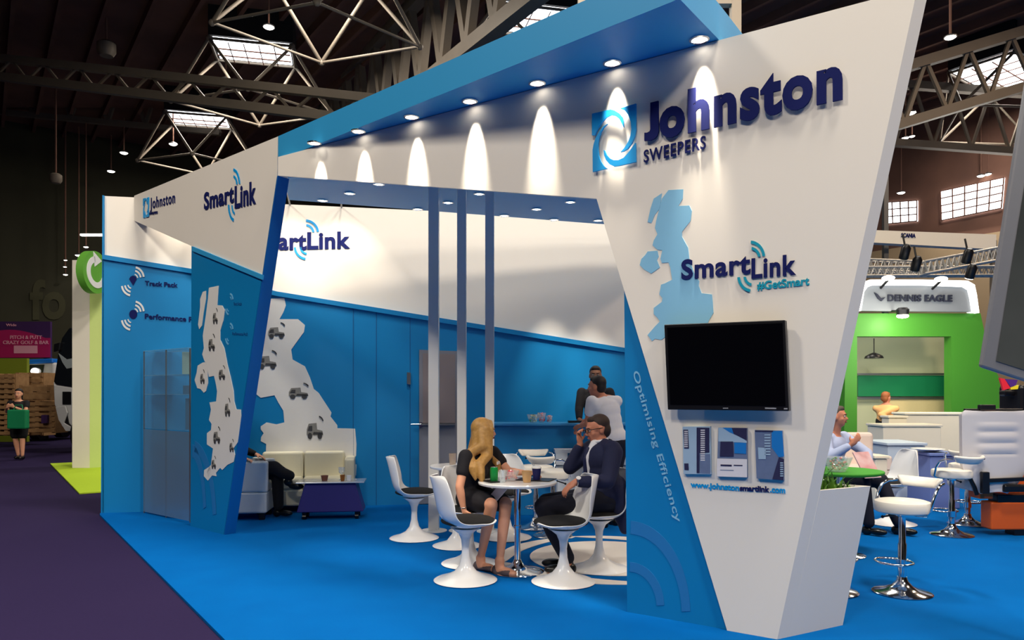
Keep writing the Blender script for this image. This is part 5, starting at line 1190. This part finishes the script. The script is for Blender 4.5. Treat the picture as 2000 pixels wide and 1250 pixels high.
# seat back: padded, narrowing at the bottom, ribs pressed in
rows = []; zt, zb = Z(803), Z(958); nz = 52; xc = X(1937)
for i in range(nz+1):
    s_ = i/nz; z = zt+(zb-zt)*s_; hw = .335-.02*s_-(max(0, s_-.62)/.38)**2*.2-.03*max(0, .04-s_)/.04; row = []
    rib = .006*math.sin(s_*44) if .14 < s_ < .55 else 0
    for k in range(-8, 9):
        a = k/8; row.append(V(xc+hw*a, Y-.02-.05*(1-a*a)-(rib if abs(a) < .6 else 0)+.02*s_, z))
    rows.append(row)
sb = obj('seat_back', MB(), PLW, t) if False else None
g_ = grid_surface(rows); inv = wm(t).inverted(); g_.v = [inv @ p for p in g_.v]
sb = obj('seat_back', g_, mat('white_seat_leather', (206, 202, 204), .5, coat=.05, noise=.03), t, smooth=180)
md = sb.modifiers.new('pad', 'SOLIDIFY'); md.thickness = .1; md.offset = 0; md = sb.modifiers.new('round', 'BEVEL'); md.width = .03; md.segments = 3; md.limit_method = 'ANGLE'
m = MB(); m.box((xc+.02, Y+.2, Z(948)), (.5, .45, .12)); obj('seat_cushion', m, MATS['white_seat_leather'], t, world=True, bevel=.04, bseg=3)
m = MB(); m.box((xc+.03, Y+.02, Z(801)), (.6, .05, .03)); obj('top_trim', m, BLACK, t, world=True, bevel=.01)
m = MB(); m.box((X(1927), Y+.0, Z(796)), (.16, .06, .06)); obj('strap_box', m, BLACK, t, world=True, bevel=.01)
m = MB(); m.box((X(1909), Y-.12, Z(940)), (.075, .05, .22)); obj('arm_post', m, BLACK, t, world=True, bevel=.008)
m = MB(); m.bar((X(1912), Y-.12, Z(936)), (X(1912)+.75, Y-.12, Z(930)), .035, .04); obj('arm_bar', m, BLACK, t, world=True, bevel=.006)
m = MB(); m.box((X(1955)+.2, Y-.1, Z(951)), (.5, .06, .08)); obj('arm_pad', m, BLACK, t, world=True, bevel=.02)
m = MB(); m.tube([(X(1888), Y-.05, Z(932)), (X(1897), Y-.05, Z(950)), (X(1902), Y-.05, Z(965))], .022, 8); obj('lever', m, BLACK, t, world=True, smooth=60)
# dark machine head and coloured pinwheel beyond
t = thing('dark_machine', 'dark machine head partly behind the grey framed screen', 'machine', (X(2020, 9.0), 9.0, 0))
m = MB(); Yd = 9.0; m.box((X(2010, Yd), Yd, (Z(752, Yd)+Z(812, Yd))/2), (.5, .4, Z(752, Yd)-Z(812, Yd))); obj('head', m, BLACK, t, world=True, bevel=.04)
m = MB(); m.box((X(2020, Yd), Yd, Z(812, Yd)/2), (.2, .2, Z(812, Yd))); obj('column', m, BLACK, t, world=True, bevel=.02)
m = MB(); m.box((X(1975, Yd), Yd-.05, Z(768, Yd)), (.3, .12, .07)); obj('handle', m, BLACK, t, world=True, bevel=.02)
for k, (c_, q) in enumerate((((226, 40, 60), [(1953, 738), (1962, 740), (1974, 758), (1960, 762)]), ((80, 40, 130), [(1962, 740), (1988, 742), (1984, 752), (1974, 756)]), ((235, 215, 40), [(1974, 757), (1990, 752), (1988, 760), (1974, 761)]))):
    m = MB(); plate(Plane((5, 8.75), (1, 0)), q, .03, 0, mb=m); obj('colour_patch', m, mat('patch_%d' % k, c_, .5), t, world=True)

# grey framed screen hanging tilted at the right edge
Ps = Plane((2.7, 4.0), (.95, -.3)); FRM = mat('grey_screen_frame', (128, 128, 132), .4, .3, noise=.05)
t = thing('hanging_screen', 'large tilted screen with a grey frame cut by the right photo edge', 'screen', Ps.at(2100, 500, 0))
bl = V(*Ps.at(1915, 716)); tl = Ps.at(2027, 20); br = Ps.at(2260, 828); tr = tl+(br-bl)
m = MB(); m.prism([bl, br, tr, tl], -Ps.n*.05); obj('frame', m, FRM, t, world=True, bevel=.012)
ex = (br-bl).normalized(); ey = (tl-bl).normalized(); L1 = (br-bl).length; L2 = (tl-bl).length
P3 = lambda a, b_: bl+ex*a+ey*b_+Ps.n*.001
m = MB(); m.prism([P3(.07, .055), P3(L1-.07, .055), P3(L1-.07, L2-.07), P3(.07, L2-.07)], Ps.n*.003); obj('screen', m, mat('dim_screen_glass', (30, 34, 36), .25, col2=(84, 86, 82), nscale=1.3), t, world=True)
m = MB(); c_ = (bl+tr)/2-Ps.n*.05; m.tube([c_, c_-Ps.n*.25], .05, 12); m.tube([c_-Ps.n*.25, c_-Ps.n*.25+V(0, 0, -(c_.z)+.02)], .05, 12); m.lathe([(.16, 0), (.16, .015), (.05, .04)], 28, c=(c_.x-Ps.n.x*.25, c_.y-Ps.n.y*.25, .002)); obj('stand', m, STEEL, t, world=True, smooth=50)

# ================================================================== left background
t = thing('display_column', 'tall white column with a green side and a round arrow sign', 'column', ground(168, 912))
Y = 14.6; x0, x1, x2 = [(u-1000)/F*Y for u in (141, 175, 205)]; zt = H+(HY-508)/F*Y
m = MB(); m.prism([(x0, Y, 0), (x1, Y, 0), (x1+.2, Y+.9, 0), (x0-.1, Y+.9, 0)], (0, 0, zt)); obj('white_face', m, WHITE, t, world=True)
m = MB(); m.prism([(x1+.002, Y, 0), (x2, Y+.25, 0), (x2, Y+.9, 0), (x1+.21, Y+.9, 0)], (0, 0, zt)); obj('green_face', m, mat('pale_green_panel', (196, 214, 130), .6, noise=.05), t, world=True)
dc = at(181, 532, Y-.5); m = MB(); Rd = Matrix.Rotation(PI/2, 3, 'X'); 
Rz = Matrix.Rotation(1.52, 3, 'Z'); m.lathe([(.40, -.07), (.40, .07)], 40, c=dc, mtx=Rz @ Rd); obj('disc_sign', m, mat('green_disc', (100, 170, 60), .5, noise=.04), t, world=True, smooth=40, label='round green sign with a white circular arrow')
nd = (Rz @ V(0, -1, 0)); xd = (Rz @ V(1, 0, 0)); m = MB(); pr = []; n = 22
for rr in (.3, .19):
    pr.append([dc+nd*.072+xd*(rr*math.cos(math.radians(a)))+V(0, 0, rr*math.sin(math.radians(a))) for a in [100+ (i/n)*260 for i in range(n+1)]])
for i in range(n): m.prism([pr[0][i], pr[0][i+1], pr[1][i+1], pr[1][i]], nd*.01)
q0 = lambda x, z: dc+nd*.072+xd*x+V(0, 0, z)
m.prism([q0(-.1, .38), q0(.16, .24), q0(-.06, .1)], nd*.01); obj('arrow', m, PLW, t, world=True); m = MB(); m.bar(dc, dc+V(.15, .7, 0), .06); obj('sign_bracket', m, STEEL, t, world=True)

# purple hoarding
Pl = Plane((-20, 24), (1, 0)); PUR2 = mat('dark_purple_print', (62, 32, 84), .6); PNK = mat('magenta_print', (176, 24, 92), .6, noise=.05); PNL = mat('pale_pink_print', (230, 160, 180), .6)
t = thing('hoarding_sign', 'purple and magenta hoarding reading PITCH & PUTT CRAZY GOLF & BAR', 'sign', Pl.at(20, 700))
m = MB(); plate(Pl, [(-90, 628), (98, 628), (98, 699), (-90, 699)], .1, 0, mb=m); obj('board', m, PUR2, t, world=True)
m = MB(); plate(Pl, [(-60, 699), (-60, 664)]+[(-60+ i*158/16, 664-20*math.sin(PI*i/16)) for i in range(1, 16)]+[(98, 660), (98, 698)], .01, .015, mb=m); obj('magenta_area', m, PNK, t, world=True)
m = MB(); text_px(m, Pl, 'PITCH & PUTT', (20, 662), (82, 662), (20, 655), .01, .01, .02); text_px(m, Pl, 'CRAZY GOLF & BAR', (6, 672), (95, 672), (6, 665), .01, .01, .02); text_px(m, Pl, 'Wide', (12, 637), (32, 637), (12, 632), .01, .01, .02); obj('lettering', m, PNL, t, world=True)
m = MB(); plate(Pl, [(27, 675), (73, 675), (73, 690), (27, 690)], .01, .02, mb=m); obj('button_panel', m, PNL, t, world=True)
for x in (-80, 90):
    m = MB(); p = Pl.at(x, 690, -.15); m.box((p.x, p.y, p.z/2), (.1, .1, p.z)); obj('support_post', m, BLACK, t, world=True)
m = MB(); a = (-80-1000)/F*22.5; b_ = (55-1000)/F*22.5; z1 = H+(HY-700)/F*22.5; z0 = 0
m.box(((a+b_)/2, 22.5, z1/2), (b_-a, .12, z1)); o = obj('green_hoarding', m, mat('olive_green_board', (128, 140, 30), .7, noise=.08)); tag(o, 'olive green low hoarding behind the pallets at far left', 'hoarding')
# pallets
WOOD = mat('pallet_wood', (178, 138, 92), .8, col2=(128, 92, 58), nscale=9)
def pallet_stack(label, u0, u1, vtop, vbot, Y):
    x0 = (u0-1000)/F*Y; x1 = (u1-1000)/F*Y; z0 = max(0.0, H+(HY-vbot)/F*Y); z1 = H+(HY-vtop)/F*Y
    t = thing('wooden_pallet', label, 'pallet', ((x0+x1)/2, Y, z0+.001), 0, 'wooden pallets at the far left'); w = x1-x0; h = z1-z0-.004; 
    n = max(2, int(h/.14))
    for i in range(n):
        z = h*(i+.5)/n
        m = MB(); m.box((0, -.3, z), (w, .03, h/n*.62)); obj('plank', m, WOOD, t)
    for k in (-.46, 0, .46):
        m = MB(); m.box((k*w, 0, h/2), (.1, .56, h)); obj('bearer', m, WOOD, t)
pallet_stack('lowest wooden pallet crate right of the woman with the green bag', 50, 120, 783, 845, 20)
pallet_stack('upper wooden pallet crate stacked right of the woman with the green bag', 52, 110, 752, 782, 20)
pallet_stack('tall wooden pallet crate behind the woman at the far left', 8, 42, 730, 850, 20.8)
pallet_stack('wide wooden pallet behind the others under the blue roofed vehicle', 44, 96, 728, 850, 21.6)
m = MB(); m.box((0, 0, .1), (.14, .12, .22)); o = obj('purple_box', m, PUR2, bevel=.01); o.location = at(88, 824, 19.6); o.location.z = H+(HY-826)/F*19.6; tag(o, 'small purple box on the wooden pallets', 'box')
bk_ = MB(); bk_.box((0, 0, 0), (.3, .3, .01))
# white truck
Y = 18.6; X = lambda u, y=18.6: (u-1000)/F*y; Z = lambda v, y=18.6: H+(HY-v)/F*y
TW = mat('truck_white_paint', (206, 206, 208), .3, coat=.4, noise=.04); TG = mat('truck_dark_glass', (20, 24, 30), .12, coat=.3)
t = thing('truck', 'white truck cab with dark windscreen behind the white column', 'truck', (X(150), Y+1, 0))
m = MB()
def pxprism(m, pts, y, dep): return m.prism([V((u-1000)/F*y, y, H+(HY-v)/F*y) for u, v in pts], (0, dep, 0))
pxprism(m, [(104, 745), (108, 752), (140, 757), (190, 757), (190, 842), (136, 842), (120, 832), (116, 812), (106, 790)], Y, 2.3); obj('cab_lower', m, TW, t, world=True, bevel=.04)
m = MB(); pxprism(m, [(104, 745), (112, 693), (120, 660), (134, 640), (190, 640), (190, 757), (140, 757), (108, 752)], Y, 2.3); obj('cab_upper', m, TG, t, world=True, bevel=.04, label='dark glazed upper cab')
m = MB(); pxprism(m, [(122, 765), (138, 765), (138, 790), (122, 790)], Y-.03, .05); pxprism(m, [(118, 798), (128, 796), (134, 826), (142, 836), (142, 842), (126, 838)], Y-.03, .05); obj('bumper_recess', m, BLACK, t, world=True)
m = MB(); pxprism(m, [(108, 795), (127, 793), (131, 806), (124, 826), (142, 836), (142, 842), (128, 842), (114, 820)], Y-.08, .05); obj('bumper', m, TW, t, world=True, bevel=.01)
m = MB(); pxprism(m, [(114, 690), (130, 702), (141, 700), (141, 718), (130, 720), (122, 708)], Y-.02, .03); obj('windscreen_glint', m, mat('painted_glint', (220, 232, 240), .1, .6), t, world=True)  # light reflection on the dark cab glass, painted as a pale patch
m = MB(); pxprism(m, [(105, 672), (118, 668), (116, 684), (104, 688)], Y-.1, .12); obj('mirror', m, BLACK, t, world=True, bevel=.02)
for yy in (.25, 1.9):
    m = MB(); m.tube([(X(145), Y+yy, .44), (X(145)+.3, Y+yy, .44)], .43, 28); obj('wheel', m, BLACK, t, world=True, smooth=40)
# blue roofed vehicle
Y = 23.0
t = thing('blue_roofed_vehicle', 'white vehicle with a bright blue roof behind the pallets', 'vehicle', ((85-1000)/F*Y, Y+1, 0))
m = MB(); pxprism(m, [(46, 722), (56, 706), (103, 704), (106, 712), (106, 845), (46, 845)], Y, 1.8); obj('body', m, TW, t, world=True, bevel=.05)
m = MB(); pxprism(m, [(54, 702), (102, 700), (103, 709), (54, 711)], Y-.05, 1.9); obj('roof', m, mat('vehicle_blue_roof', (20, 110, 210), .4), t, world=True, bevel=.03)
m = MB(); pxprism(m, [(58, 713), (86, 712), (82, 735), (54, 736)], Y-.03, .04); obj('windscreen', m, TG, t, world=True)
for (u_) in (60,):
    m = MB(); p = at(68, 725, Y-.08); m.ell(p, (.13, .03, .1), seg=12, rings=8); obj('headlamp', m, EMW, t, world=True, smooth=180)
for yy in (.3, 1.5):
    m = MB(); m.tube([((56-1000)/F*Y, Y+yy, .36), ((56-1000)/F*Y+.25, Y+yy, .36)], .35, 24); obj('wheel', m, BLACK, t, world=True, smooth=40)
